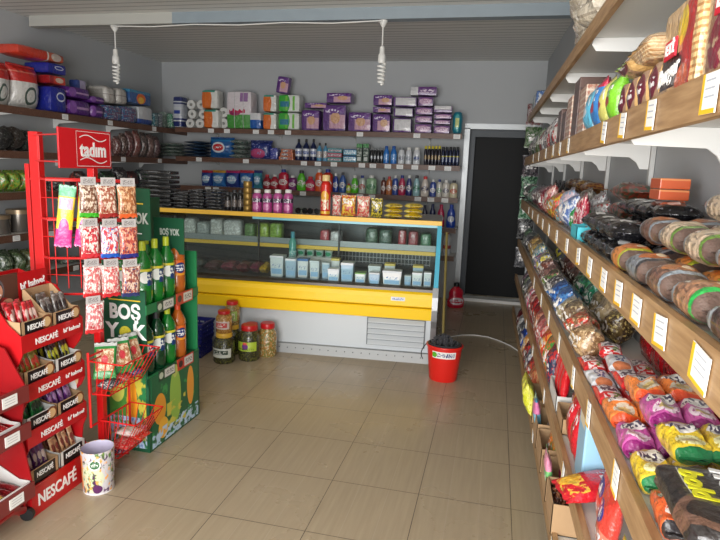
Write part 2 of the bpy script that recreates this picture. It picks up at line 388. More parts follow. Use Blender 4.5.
back_shelf(BZ[3], 'third shelf from the top on the back wall', [208, 216, 303, 344, 360, 372, 418, 431, 445])
back_shelf(BZ[4], 'fourth shelf down on the back wall, mostly behind the glass counter', [])
def left_shelf(z, label, tagsy):
    t = thing('wall_shelf', label, 'shelf')
    link('board', bx(XL+.003, LXF-.016, 2.6, YB-.003, z-.03, z), SHELFW, t)
    link('edge_strip', bx(LXF-.016, LXF, 2.6, YB-.003, z-.06, z+.002), WOODB, t)
    for yb in (3.3, 4.2, 5.0, 5.8, 6.4):
        bm = bmesh.new(); prism(bm, [(XL+.003, z-.12), (XL+.03, z-.12), (XL+.07, z-.075), (LXF-.02, z-.055), (LXF-.02, z-.031), (XL+.003, z-.031)], yb-.003, yb+.003, 'y'); link('bracket', bm, WHITE, t)
    for y in tagsy: link('price_tag', bx(-.001, .001, -.038, .038, -.024, .024), TAGX, t, (LXF+.002, y, z-.03))
    return t
left_shelf(LZ[1], 'topmost dark wood-edged shelf on the left wall', [4.75, 5.4, 6.2])
left_shelf(LZ[2], 'second shelf from the top on the left wall', [4.4, 5.6, 6.3])
left_shelf(LZ[3], 'third shelf from the top on the left wall, with green bags', [4.3, 5.0, 6.0])
left_shelf(LZ[4], 'fourth shelf from the top on the left wall, with round tins', [4.1, 4.5, 5.1])
left_shelf(LZ[5], 'lowest visible shelf on the left wall, partly behind the red stands', [4.2, 4.8])

# ------------------------------------------------------------ glass counter
CA = R(5); CW = 2.5; CO = Vector((-.385-CW*math.cos(CA), 4.42-CW*math.sin(CA), 0))
def cl(x, y, z): return Vector((CO.x+x*math.cos(CA)-y*math.sin(CA), CO.y+x*math.sin(CA)+y*math.cos(CA), z))
ct = thing('display_counter', 'long refrigerated glass counter with yellow front band in front of the back wall', 'counter', CO, CA)
CWH = mat('grey_white_panel', (196, 202, 206), .4, .1)
link('base_panel', bx(.01, CW-.03, .05, 1.14, .07, .40), CWH, ct)
bm = bmesh.new(); prism(bm, [(.0, .352), (-.022, .36), (-.03, .445), (-.02, .452), (.05, .452), (.05, .352)], 0, CW-.035, 'x'); link('lower_yellow_band', bm, YEL, ct)
bm = bmesh.new(); prism(bm, [(-.022, .458), (-.034, .468), (-.034, .53), (-.024, .562), (-.005, .578), (.06, .578), (.06, .458)], 0, CW-.035, 'x'); link('yellow_band', bm, YEL, ct, smooth=False)
bm = bmesh.new(); prism(bm, [(-.012, .58), (-.01, .60), (.03, .615), (.06, .615), (.06, .58)], 0, CW, 'x'); link('front_rail', bm, mat('dark_rail', (70, 62, 52), .3, .3), ct)
bm = bmesh.new(); prism(bm, [(-.005, .0), (.05, .0), (.05, .075), (.01, .075)], .0, CW, 'x'); sk = link('kick_plate', bm, mat('dull_metal', (150, 152, 152), .5, .2), ct)
bm = bmesh.new()
for i in range(34): tube(bm, [(.15+i*.068, -.003, .045), (.15+i*.068, .012, .045)], .004, 6)
link('vent_hole', bm, DGREY, sk)
bm = bmesh.new(); box(bm, CW-.55, CW-.08, .042, .05, .11, .35); gr = link('vent_grille', bm, mat('grille_dark', (96, 102, 106), .4), ct)
bm = bmesh.new()
for i in range(5): prism(bm, [(.024, .118+i*.045), (.042, .150+i*.045), (.042, .154+i*.045), (.024, .128+i*.045)], CW-.54, CW-.09, 'x')
link('slat', bm, mat('grille_slat', (190, 196, 200), .4), gr)
bm = bmesh.new(); prism(bm, [(-.02, .30), (-.045, .36), (-.055, .45), (-.05, .55), (-.02, .62), (.09, .62), (.09, .08), (.0, .08), (-.005, .2)], CW-.04, CW+.004, 'x'); link('end_cap', bm, mat('end_cap_metal', (150, 152, 154), .35, .6), ct)
for xe in (0, CW-.03): link('end_panel', bx(xe, xe+.03, .09, 1.14, 0, .62), mat('end_panel_grey', (120, 122, 122), .4), ct)
for xe in (0, CW-.022): link('rear_post', bx(xe, xe+.02, .72, 1.14, .62, 1.08), mat('dark_end_panel', (62, 60, 56), .35), ct)
INN = mat('counter_liner', (66, 72, 74), .4, .2)
bm = bmesh.new(); box(bm, .03, CW-.03, .06, 1.0, .57, .60); link('display_deck', bm, mat('display_deck_steel', (100, 104, 106), .4, .3), ct)
bm = bmesh.new(); box(bm, .03, CW-.03, .90, .93, .60, 1.07); link('inner_back', bm, INN, ct)
bm = bmesh.new()
for i in range(30): box(bm, CW-1.05+i*.033, CW-1.046+i*.033, .88, .884, .64, .80)
for j in range(4): box(bm, CW-1.05, CW-.09, .876, .88, .65+j*.045, .655+j*.045)
link('wire_guard', bm, SILV, ct)
# glass
def slab(bm, q, th):
    q = [Vector(p) for p in q]; n = (q[1]-q[0]).cross(q[3]-q[0]).normalized()*th
    a = [bm.verts.new(p) for p in q]; b = [bm.verts.new(p+n) for p in q]
    bm.faces.new(a); bm.faces.new(b[::-1])
    for i in range(4): bm.faces.new((a[i], b[i], b[(i+1) % 4], a[(i+1) % 4]))
bm = bmesh.new(); slab(bm, [(0.025, .02, .605), (CW-.025, .02, .605), (CW-.025, .335, 1.085), (.025, .335, 1.085)], .005); link('front_glass', bm, GLASS, ct)
bm = bmesh.new(); prism(bm, [(.03, .60), (.72, .60), (.72, 1.08), (.345, 1.08)], CW-.015, CW-.010, 'x'); prism(bm, [(.03, .60), (.72, .60), (.72, 1.08), (.345, 1.08)], .010, .015, 'x'); link('end_glass', bm, GLASS, ct)
TEAL = mat('light_blue_film', (90, 186, 214), .3)
bm = bmesh.new(); slab(bm, [(CW-.035, .0, .61), (CW, .0, .61), (CW, .33, 1.09), (CW-.035, .33, 1.09)], .012); link('blue_edge_film', bm, TEAL, ct)
bm = bmesh.new(); box(bm, CW-1.6, CW-.03, .305, .33, 1.055, 1.078); link('top_blue_film', bm, mat('pale_blue_film', (120, 190, 205), .3), ct)
bm = bmesh.new(); box(bm, 0, CW, .31, 1.14, 1.09, 1.105); tp = link('top_plate', bm, mat('top_plate_grey', (150, 150, 145), .35), ct)
bm = bmesh.new(); box(bm, 0, CW, .295, .31, 1.075, 1.112, 0, .003); link('top_yellow_edge', bm, mat('warm_yellow_edge', (238, 188, 60), .4), ct)
bm = bmesh.new(); box(bm, .04, CW-.04, .48, .88, .835, .843); sh = link('glass_shelf', bm, GLASS, ct)
bm = bmesh.new(); box(bm, .04, CW-.04, .464, .48, .80, .832, 0, .002); link('shelf_yellow_edge', bm, mat('pale_yellow_edge', (236, 196, 70), .4), sh)
bm = bmesh.new(); box(bm, .04, CW-.04, .468, .48, .835, .885); link('price_rail', bm, mat('price_rail_plastic', (150, 160, 162), .25), sh)
bm = bmesh.new(); box(bm, .9, .915, .45, .47, .6, 1.08); box(bm, 1.62, 1.635, .45, .47, .6, 1.08); link('inner_post', bm, DGREY, ct)
bm = bmesh.new(); box(bm, CW-.36, CW-.25, -.038, -.034, .505, .535); b = link('maker_badge', bm, pkg('counter_badge', (225, 230, 236), [('print', .1, .9, .2, .8, (60, 90, 170), 10)], film=0), ct)

# ------------------------------------------------------------ package builders (front looks to local -y)
SEED = [0]
def sd(): SEED[0] += 1; return SEED[0]
def P_bag(name, lab, cat, m, w, l, t, loc, rot=(0, 0, 0), lie=False, group=None, **k):
    o = link(name, bagmesh(w, l, t, seed=sd(), lie=lie, **k), m, None, loc, rot, True); return tag(o, lab, cat, group)
def P_soft(name, lab, cat, m, w, d, h, loc, rot=(0, 0, 0), r=.35, lump=.03, group=None, n=4):
    return tag(link(name, softbox(w, d, h, r, lump, sd(), n=n), m, None, loc, rot, True), lab, cat, group)
def P_box(name, lab, cat, m, w, d, h, loc, rot=(0, 0, 0), bev=.003, group=None):
    return tag(link(name, bx(-w/2, w/2, -d/2, d/2, 0, h, bev), m, None, loc, rot), lab, cat, group)
def bottle(lab, body, capm, labm, r, h, loc, rot=0, neck=.35, flat=1, shape='round', group=None, name='bottle', cat='bottle', lz=(.2, .55), capr=None, trigger=False):
    t = thing(name, lab, cat, loc, rot, group)
    sh = h*(1-.12); ns = h*.72
    if shape == 'round': pr = [(r*.9, 0), (r, h*.03), (r, h*.12), (r*.97, h*.3), (r, h*.55), (r*.9, h*.66), (r*neck*1.3, h*.8), (r*neck, h*.86)]
    elif shape == 'wide': pr = [(r*.95, 0), (r, h*.04), (r, h*.7), (r*.92, h*.78), (r*.55, h*.84), (r*.5, h*.86)]
    elif shape == 'waist': pr = [(r*.8, 0), (r*.95, h*.05), (r, h*.25), (r*.78, h*.42), (r*.85, h*.6), (r*.7, h*.72), (r*neck*1.1, h*.83), (r*neck, h*.86)]
    elif shape == 'pet': pr = [(r*.9, 0), (r, h*.03), (r, h*.3), (r*.95, h*.32), (r*.95, h*.6), (r, h*.62), (r*.9, h*.7), (r*.5, h*.81), (r*.33, h*.86)]
    elif shape == 'can': pr = [(r*.93, 0), (r, h*.02), (r, h*.78), (r*.9, h*.82), (r*.5, h*.86)]
    link('bottle_body', lat(pr, n=16, sxy=(1, flat)), body, t, smooth=True)
    cr = capr or (r*neck*1.15 if shape != 'can' else r*.82); cr2 = cr*.9
    link('cap', lat([(cr, h*.855), (cr, h*.97), (cr2, h)], n=14), capm, t, smooth=True)
    if labm:
        q = 1.012; f = lambda zz: next((a[0]+(b2[0]-a[0])*(zz-a[1])/(b2[1]-a[1]) for a, b2 in zip(pr, pr[1:]) if a[1] <= zz <= b2[1]), r)
        zs = [h*(lz[0]+(lz[1]-lz[0])*i/4) for i in range(5)]
        link('bottle_label', lat([(f(z)*q+.0006, z) for z in zs], n=16, cap=False, sxy=(1, flat)), labm, t, smooth=True)
    if trigger:
        bm = bmesh.new(); prism(bm, [(-.01, h*.97), (.012, h*.97), (.012, h*1.03), (-.045, h*1.04), (-.05, h*1.0), (-.012, h*1.0)], -.008, .008, 'x')
        prism(bm, [(-.022, h*1.0), (-.016, h*1.0), (-.026, h*.9), (-.032, h*.9)], -.005, .005, 'x'); link('spray_trigger', bm, capm, t)
    return t
def jar(lab, r, h, loc, contents, lidm, labm, labz=(.25, .6), rot=0, name='jar', group=None):
    t = thing(name, lab, 'jar', loc, rot, group)
    link('jar_body', lat([(r*.9, 0), (r, h*.05), (r, h*.66), (r*.9, h*.76), (r*.68, h*.83), (r*.68, h*.87)], n=28), contents, t, smooth=True)
    link('lid', lat([(r*.74, h*.85), (r*.76, h*.87), (r*.76, h*.97), (r*.7, h)], n=28), lidm, t, smooth=True)
    if labm:
        bm = bmesh.new(); n = 12; vs = []
        for i in range(n+1):
            a = -math.pi/2-1.1+2.2*i/n; vs.append([bm.verts.new((r*1.012*math.cos(a), r*1.012*math.sin(a), h*zz)) for zz in labz])
        for a, b in zip(vs, vs[1:]): bm.faces.new((a[0], b[0], b[1], a[1]))
        link('jar_label', bm, labm, t, smooth=True)
    return t
def loo_roll(lab, loc, rot, group, r=.055, h=.1):
    bm = bmesh.new(); n = 20; pr = [(.018, 0), (r, 0), (r, h), (.018, h), (.018, 0)]; lathe(bm, pr, n=n, cap=False)
    return tag(link('toilet_roll', bm, mat('tissue_paper', (214, 214, 210), .9), None, loc, rot, True), lab, 'toilet roll', group)

# ------------------------------------------------------------ back wall, top shelf
PURP = (88, 40, 120)
def bitem(u0, u1, vt, z, vb=None, y=6.72):
    "x centre, width, height, base z of something seen between picture columns on a back shelf"
    um = (u0+u1)/2; x0, x1 = sx(u0, y, z), sx(u1, y, z); zt = at_y(um, vt, y).z; zb = z if vb is None else at_y(um, vb, y).z
    return (x0+x1)/2, (x1-x0), max(.02, zt-zb), zb
def diaper(i): return pkg('diaper_pack_%d' % i, PURP, [('rect', .3, .95, .1, .62, (196, 150, 170)), ('ell', .55+.1*(i % 2), .5, .2, .22, (206, 158, 120)), ('rect', .1, .9, .68, .86, (104, 52, 140)), ('print', .12, .7, .7, .85, (225, 215, 235), 9)])
Z1 = BZ[1]
def P_tissue(u0, u1, vt, vb, m, lab, name='tissue_pack', d=.18, y=6.74, dz=0, **k):
    x, w, h, zb = bitem(u0, u1, vt, Z1, vb, y); zb = max(zb, Z1) if vb else Z1
    return P_soft(name, lab, 'pack', m, w*.97, d, h, (x, y, (zb if vb else Z1)+.001+dz), **k)
P_tissue(176, 186, 97, None, pkg('towel_navy', (40, 52, 110), [('rect', 0, 1, .3, .75, (190, 195, 205)), ('rect', .2, .8, .4, .55, (50, 70, 150)), ('stripe', 'v', 5, .2, (200, 205, 210))]), 'tall navy and white paper towel pack, leftmost tall pack on the top back shelf', r=.5)
g = 'loose toilet rolls stacked on the top back shelf'
for row, us in enumerate([[190, 199], [192, 202], [191, 200]][::1]):
    for j, u in enumerate(us):
        zz = Z1+.056+row*.112
        loo_roll('bare white toilet roll, %s one of the %s row in the back shelf stack' % (['left', 'right'][j], ['bottom', 'middle', 'top'][row]), (sx(u, 6.66, zz)+j*.012, 6.76, zz), (R(90), 0, 0), g)
ORW = pkg('orange_kitchen_roll', (222, 222, 216), [('ell', .3, .5, .33, .6, (220, 110, 40)), ('stripe', 'u', 4, .25, (224, 120, 48), .1, .7, 0, 1), ('rect', .05, .8, .86, 1, (50, 150, 130))])
x, w, h, zb = bitem(206, 222, 90, Z1); h2 = h/2
P_soft('kitchen_roll_pack', 'orange and white kitchen roll pack, lower of two beside the toilet rolls', 'pack', ORW, w, .18, h2-.004, (x, 6.72, Z1+.001), r=.4, group='orange kitchen roll packs')
P_soft('kitchen_roll_pack', 'orange and white kitchen roll pack, upper of two beside the toilet rolls', 'pack', ORW, w*1.05, .18, h2-.004, (x-.015, 6.72, Z1+h2), r=.4, group='orange kitchen roll packs')
for k_, zz in enumerate((.07, .2)): loo_roll('bare white roll standing behind the orange kitchen roll packs, %s' % ('lower' if k_ == 0 else 'upper'), (sx(226, 6.8, Z1), 6.84, Z1+zz), (R(90), 0, 0), 'rolls behind the orange packs', .06)
LOT = pkg('white_pink_tissue', (222, 214, 218), [('rect', 0, 1, 0, .38, (70, 150, 60)), ('ell', .35, .42, .22, .07, (150, 30, 90)), ('print', .1, .75, .42, .56, (190, 20, 80), 8), ('rect', .55, .85, .72, .95, (150, 110, 160)), ('stripe', 'u', 3, .06, (190, 190, 190))])
P_tissue(229, 255, 92, None, LOT, 'big white tissue pack with pink script and green foot on the top back shelf', d=.2)
P_tissue(252, 264, 113, None, pkg('blue_white_box', (216, 218, 220), [('rect', .0, 1, .0, .55, (24, 90, 170))]), 'small blue and white tissue pack between the pink-lettered and orange packs', y=6.7)
for a, b, m_, nm in ((265, 279, ORW, 'orange'), (280, 302, pkg('green_kitchen_roll', (216, 220, 214), [('ell', .25, .5, .3, .6, (60, 170, 60)), ('stripe', 'u', 3, .3, (110, 190, 60), .3, 1, .1, .9), ('rect', .1, .5, .3, .6, (30, 120, 150))]), 'green')):
    x, w, h, zb = bitem(a, b, 95, Z1); h2 = h/2
    for q in (0, 1):
        P_soft('kitchen_roll_pack', '%s and white kitchen roll pack, %s of the pair near the shelf middle' % (nm, ['lower', 'upper'][q]), 'pack', m_, w*.97, .18, h2-.004, (x, 6.72, Z1+.001+q*h2), r=.3, group=nm+' packs near the middle of the top back shelf')
    if nm == 'green': ztop = Z1+h
x, w, h, zb = bitem(274, 286, 77, Z1, 94)
P_soft('wipes_pack', 'small purple pack balanced upright on top of the green kitchen rolls', 'pack', diaper(0), w, .1, h, (x+.03, 6.72, ztop+.012), (0, R(8), 0), r=.3)
dp = [(303, 321, 110, None, 'squat purple diaper pack, leftmost on the top back shelf'), (306, 328, 103, 109, 'flat purple diaper pack lying on the leftmost squat one'),
      (324, 347, 105, None, 'big square purple diaper pack with a large face picture'), (327, 352, 93, 104, 'purple pack lying on the big square diaper pack'),
      (349, 372, 112, None, 'low purple diaper pack alone in a gap of the row'), (373, 391, 114, None, 'purple diaper pack, bottom of the stack under the right bulb'),
      (373, 391, 107, 113.5, 'thin purple pack, middle of the stack under the right bulb'), (373, 392, 95, 106.5, 'purple diaper pack, top of the stack under the right bulb'),
      (393, 412, 118, None, 'pink and purple pack, bottom of the stack with the white-faced pack'), (393.5, 413, 108, 117.5, 'white-faced purple pack in the middle of its stack'), (393, 416, 97, 107.5, 'dark purple pack topping the stack with the white-faced pack'),
      (415, 432, 124, None, 'purple wipes pack, lowest of the tall five-pack stack'), (415, 432, 116, 123.5, 'purple wipes pack, second from the bottom of the tall stack'), (415, 432, 107.5, 115.5, 'purple wipes pack, third from the bottom of the tall stack'), (417, 432, 97, 107, 'purple wipes pack, second from the top of the tall stack'), (409, 435, 87, 96.5, 'wide white-ended purple pack on top of the tall stack'),
      (434, 450, 125.5, None, 'purple wipes pack, bottom of the last short stack'), (434, 450, 120, 125, 'purple wipes pack, second in the last short stack'), (434, 451, 114, 119.5, 'purple wipes pack, third in the last short stack'), (433, 451, 106, 113.5, 'white-topped purple wipes pack, top of the last short stack')]
ps = {}
for i, (a, b, vt, vb, lab) in enumerate(dp):
    mm = diaper(i % 4)
    if 'white-faced' in lab: mm = pkg('white_face_pack', PURP, [('rect', .1, .95, .15, .9, (206, 204, 206))])
    if 'white-ended' in lab: mm = pkg('white_end_pack', (96, 40, 120), [('rect', 0, .3, 0, 1, (206, 206, 208)), ('print', .35, .9, .3, .7, (220, 200, 220), 10)])
    if 'white-topped' in lab: mm = pkg('white_top_pack', (96, 50, 120), [('rect', .05, .95, .45, 1, (214, 212, 214))])
    if 'wipes' in lab and 'white' not in lab: mm = pkg('wipes_%d' % (i % 3), (100, 50, 120), [('ell', .5, .5, .4, .35, (170, 120, 160)), ('print', .1, .9, .3, .7, (220, 190, 210), 12)])
    x, w, h, zb = bitem(a, b, vt, Z1, vb, 6.72)
    key = a//20; base = Z1 if vb is None else zb
    P_soft('diaper_pack' if 'wipes' not in lab else 'wipes_pack', lab+(' on the top back shelf' if len(lab.split()) < 9 and 'shelf' not in lab else ''), 'pack', mm, w, .17, h-.006, (x, 6.73, base+.002), r=.25, lump=.02)
P_tissue(452, 462, 112, None, pkg('turquoise_pack', (24, 120, 140), [('ell', .5, .5, .25, .4, (60, 160, 160)), ('rect', .3, .7, .3, .7, (190, 200, 120))]), 'turquoise rounded pack at the right end of the top back shelf', r=.8)
for i, (a, b, vt, c) in enumerate([(153, 160, 113, (60, 120, 110)), (161, 168, 112, (150, 170, 160)), (169, 175, 114, (80, 140, 110))]):
    x, w, h, zb = bitem(a, b, vt, Z1); P_soft('napkin_pack', 'small %s napkin pack in the left corner of the top back shelf' % ['teal', 'pale grey', 'green'][i], 'pack', pkg('napkin_%d' % i, c, [('spots', 6, .55, (200, 210, 205))]), w*.95, .15, h, (x, 6.74, Z1+.001))

# second back shelf
Z2 = BZ[2]
def flatstack(u0, u1, vts, m, what, z, name='flat_bag', y=6.76, group=None):
    x, w, h, zb = bitem(u0, u1, vts[0], z, None, y); n = vts[1]; th = h/n
    for i in range(n):
        P_bag(name, '%s, %s of its stack' % (what, ['bottom one', 'second one', 'third one', 'fourth one', 'fifth one'][i] if n > 1 else 'the only one'), 'bag', m, w*(.96+.04*rnd.random()), .26, th*.97, (x+rnd.uniform(-.01, .01), y, z+.001+i*th), (0, 0, rnd.uniform(-.06, .06)), lie=True, group=group, rnd=.35, crimp=.02, lump=.1)
WG = pkg('white_green_bag', (196, 200, 194), [('spots', 5, .52, (50, 110, 80)), ('spots', 9, .58, (40, 60, 90))], 'xz')
flatstack(161, 187, (143, 4), WG, 'white and green flat bag on the second back shelf', Z2, group='white green bags at the left')
flatstack(188, 210, (141, 5), pkg('dark_blue_flat', (28, 44, 84), [('spots', 4, .56, (90, 130, 170)), ('spots', 8, .6, (60, 90, 60))]), 'dark blue flat bag on the second back shelf', Z2, group='dark blue flat bags')
x, w, h, zb = bitem(210, 234, 138, Z2); P_bag('detergent_bag', 'blue detergent bag with a red oval on the second back shelf', 'bag', pkg('detergent_blue', (26, 92, 156), [('ell', .42, .5, .27, .26, (220, 225, 230)), ('ell', .42, .5, .22, .17, (200, 30, 40)), ('print', .25, .6, .42, .58, (240, 240, 240), 14), ('rect', 0, 1, .8, .9, (50, 130, 190))]), w, h, .16, (x, 6.74, Z2+.001), rnd=.4)
flatstack(234, 250, (140, 4), WG, 'white and green flat bag right of the blue detergent bag', Z2, group='white green bags by the detergent')
x, w, h, zb = bitem(250, 272, 141, Z2); P_bag('detergent_bag', 'dark blue detergent bag with pink flowers on the second back shelf', 'bag', pkg('detergent_pink', (34, 50, 120), [('ell', .4, .3, .35, .25, (190, 70, 120)), ('spots', 5, .62, (150, 160, 210))]), w, h, .16, (x, 6.74, Z2+.001), rnd=.4)
x, w, h, zb = bitem(272, 280, 148, Z2); P_soft('soap_pack', 'small blue soap pack beside the flowered detergent bag', 'pack', pkg('soap_blue', (50, 60, 150), [('spots', 6, .6, (190, 190, 220))]), w, .12, h, (x, 6.7, Z2+.001))
for i in range(3):
    x, w, h, zb = bitem(281, 295, 157-i*4.3, Z2); P_box('soap_box', 'flat orange and white soap box, %s of three' % ['bottom', 'middle', 'top'][i], 'box', pkg('soap_orange', (204, 110, 60), [('rect', .1, .6, .2, .8, (220, 210, 200)), ('print', .1, .9, .1, .9, (60, 50, 90), 9)]), w*(1-.12*i), .1, .042, (x+.004*i, 6.7, Z2+.001+i*.043), group='orange soap boxes')
NAVY = mat('navy_plastic', (22, 34, 74), .3); DCAP = BLACK; LAB1 = pkg('small_label', (200, 205, 215), [('rect', .0, 1, .3, .7, (60, 90, 160)), ('spots', 8, .55, (230, 230, 230))])
def brow(us, zs, vt, mk, y=6.70):
    for i, (a, b) in enumerate(us):
        x, w, h, zb = bitem(a, b, vt, zs, None, y); mk(i, x, w, h)
brow([(295, 302), (302.5, 309.5), (310, 316.5)], Z2, 139, lambda i, x, w, h: bottle('navy cleaner bottle with black pump top, %s of three on the second back shelf' % ['left', 'middle', 'right'][i], NAVY, DCAP, LAB1, w*.47, h, (x, 6.7, Z2), neck=.3, group='navy cleaner bottles'))
LBLUE = mat('light_blue_plastic', (90, 150, 185), .35)
brow([(316.5, 322), (322.5, 328)], Z2, 143, lambda i, x, w, h: bottle('pale blue bottle with brown label, %s of the pair on the second back shelf' % ['left', 'right'][i], LBLUE, DCAP, pkg('tan_label', (170, 140, 120), [('spots', 6, .5, (210, 220, 225))]), w*.47, h, (x, 6.7, Z2), neck=.3, group='pale blue bottles'))
for i in range(3):
    x, w, h, zb = bitem(328.5, 343, 151, Z2); P_box('soap_box', 'pink and teal soap box, %s of three stacked' % ['bottom', 'middle', 'top'][i], 'box', pkg('soap_pt%d' % i, [(60, 140, 140), (180, 90, 110), (70, 150, 160)][i], [('rect', .05, .95, .3, .7, (210, 200, 205)), ('print', .1, .9, .3, .7, (120, 40, 70), 12)]), w*.95, .1, .05, (x, 6.7, Z2+.001+i*.052))
for i in range(2):
    x, w, h, zb = bitem(344, 358, 151, Z2); P_soft('wipes_pack', 'light blue wipes pack, %s of the pair on the second back shelf' % ['lower', 'upper'][i], 'pack', pkg('wipes_lb', (120, 175, 200), [('print', .1, .9, .2, .8, (230, 240, 245), 8), ('rect', 0, 1, .8, 1, (50, 110, 160))]), w*.95, .12, .075, (x, 6.7, Z2+.001+i*.077))
for i in range(2):
    x, w, h, zb = bitem(357+i*6.5, 363+i*6.5, 144, Z2); P_box('toothpaste_box', 'green and black upright carton, %s of the pair on the second back shelf' % ['left', 'right'][i], 'box', pkg('gb_carton', (30, 60, 44), [('rect', 0, 1, .8, 1, (60, 140, 70)), ('rect', .2, .8, .1, .3, (200, 205, 200)), ('print', .1, .9, .35, .75, (170, 180, 170), 7)]), w*.94, .08, h, (x, 6.7, Z2+.001))
brow([(370+3.3*i, 373+3.3*i) for i in range(4)], Z2, 148, lambda i, x, w, h: bottle('black slim can with white mark, %s from the left of four' % ORD[i], BLACK, GREY, pkg('blk_label', (40, 40, 44), [('rect', .2, .8, .3, .8, (190, 195, 200))]), w*.5, h, (x, 6.7, Z2), shape='can', group='black slim cans'))
brow([(383, 389), (390, 396.5)], Z2, 146, lambda i, x, w, h: bottle('bright blue shampoo bottle, %s of the pair on the second back shelf' % ['left', 'right'][i], mat('blue_plastic', (32, 110, 190), .3), mat('blue_cap', (20, 80, 160), .3), pkg('blue_label', (50, 130, 200), [('spots', 7, .6, (210, 225, 240))]), w*.48, h, (x, 6.7, Z2), neck=.5, flat=.7, group='bright blue shampoo bottles'))
WPL = mat('white_bottle', (205, 208, 212), .3)
brow([(397.5, 404.5), (405, 411.5), (412.5, 420)], Z2, 147.5, lambda i, x, w, h: bottle('%s shampoo bottle between the blue pair and the dark cans' % ['white', 'silver white', 'white with blue oval'][i], WPL, [GREY, PLAS, PLAS][i], pkg('wh_label%d' % i, (200, 205, 210), [('ell', .5, .5, .35, .3, [(150, 150, 160), (170, 175, 180), (40, 70, 140)][i]), ('print', .2, .8, .1, .9, (90, 100, 120), 9)]), w*.48, h, (x, 6.7, Z2), neck=.6, flat=.7))
brow([(423.5+3.4*i, 426.7+3.4*i) for i in range(5)], Z2, 146, lambda i, x, w, h: bottle('dark deodorant can with yellow cap, %s from the left' % ORD[i], mat('dark_can', (30, 26, 40), .3, .4), mat('yellow_cap', (206, 190, 40), .4), pkg('deo_label', (34, 30, 46), [('rect', .2, .8, .3, .9, (150, 120, 60))]), w*.5, h, (x, 6.7, Z2), shape='can', group='yellow capped deodorants'))
brow([(440.8+3.6*i, 444.2+3.6*i) for i in range(5)], Z2, 147, lambda i, x, w, h: bottle('black and blue deodorant can, %s from the left of the last group' % ORD[i], mat('blue_can', (22, 30, 60), .3, .4), BLACK, pkg('deo2_label', (26, 40, 90), [('rect', .3, .7, .0, 1, (120, 130, 150)), ('rect', 0, 1, .75, .95, (170, 160, 60))]), w*.5, h, (x, 6.7, Z2), shape='can', group='black capped deodorants'))

# third back shelf
Z3 = BZ[3]
snb = [((40, 70, 150), 'blue', (200, 40, 60)), ((50, 120, 190), 'sky blue', (220, 170, 60)), ((30, 60, 140), 'dark blue', (190, 50, 110)), ((34, 96, 170), 'mid blue', (200, 60, 80)), ((60, 140, 160), 'teal', (60, 60, 130))]
for i, (c, nm, c2) in enumerate(snb):
    a = [202, 213, 226, 240, 254][i]; b = [213, 226, 240, 254, 262.5][i]
    x, w, h, zb = bitem(a, b, 171, Z3); P_bag('wafer_bag', '%s wafer bag with a bright top edge on the third back shelf' % nm, 'bag', pkg('wafer%d' % i, c, [('rect', 0, 1, .85, 1, c2), ('ell', .5, .45, .32, .25, (150, 190, 220)), ('print', .15, .85, .35, .6, (230, 235, 245), 9)]), w*1.0, h, .12, (x, 6.72, Z3+.001))
b3 = [(263, 270, 175, (150, 24, 40), 'dark red', 'round'), (270.5, 277.5, 175, (170, 30, 50), 'red', 'round'), (278.5, 287.5, 170, (190, 30, 60), 'crimson pouch-shaped', 'wide'), (288.5, 295.5, 176, (120, 40, 110), 'purple', 'wide'), (296.5, 305, 171, (90, 190, 40), 'lime green', 'waist'), (305.5, 314, 177, (190, 40, 80), 'raspberry', 'round'), (315, 322, 170, (220, 90, 40), 'orange', 'wide'), (322.5, 331.5, 170, (190, 50, 30), 'rust orange', 'wide'),
      (332.5, 337.5, 174, (30, 60, 150), 'cobalt', 'round'), (339, 345, 173, (50, 90, 160), 'blue silver', 'round'), (346, 350, 184, (170, 190, 50), 'short yellow-green', 'wide'), (350.5, 357.5, 176, (90, 190, 40), 'apple green', 'waist'), (358.5, 364.5, 176, (190, 200, 190), 'white green-capped', 'wide'), (366, 375.5, 176, (150, 190, 150), 'pale green', 'wide'), (380.5, 385, 178, (110, 60, 50), 'brown', 'wide'), (385.8, 391, 177, (190, 110, 60), 'copper', 'wide'), (392, 397, 176, (50, 80, 160), 'denim blue', 'wide'), (398, 404.5, 176, (190, 50, 90), 'rose red', 'waist'), (405.5, 411, 176, (40, 50, 120), 'navy blue', 'waist'), (412.5, 419, 176, (150, 190, 195), 'pale teal', 'waist'), (420.5, 428, 177, (210, 200, 190), 'white orange-labelled', 'waist'), (429.5, 435, 180, (60, 80, 150), 'slate blue', 'wide'), (436, 441, 180, (196, 194, 186), 'cream', 'wide'), (442, 448.5, 180.5, (205, 200, 190), 'ivory red-labelled', 'wide'), (449.5, 456.5, 181, (200, 190, 160), 'beige', 'wide')]
for i, (a, b, vt, c, nm, sp_) in enumerate(b3):
    x, w, h, zb = bitem(a, b, vt, Z3, None, 6.7); lc = (230, 226, 220) if sum(c) < 480 else [(190, 60, 50), (60, 130, 90), (70, 70, 100)][i % 3]
    bottle('%s toiletry bottle on the third back shelf' % nm, mat('tl%d' % i, c, .3, coat=.3), mat('tlc%d' % (i % 5), [(210, 60, 60), (225, 225, 220), (40, 60, 140), (235, 235, 230), (60, 60, 64)][i % 5], .4), pkg('tll%d' % i, c, [('ell', .5, .5, .42, .4, lc), ('print', .2, .8, .2, .8, c, 8)]), w*.56, h*1.03, (x, 6.72, Z3+.001), shape=sp_, neck=.4, flat=.6)
Z4 = BZ[4]
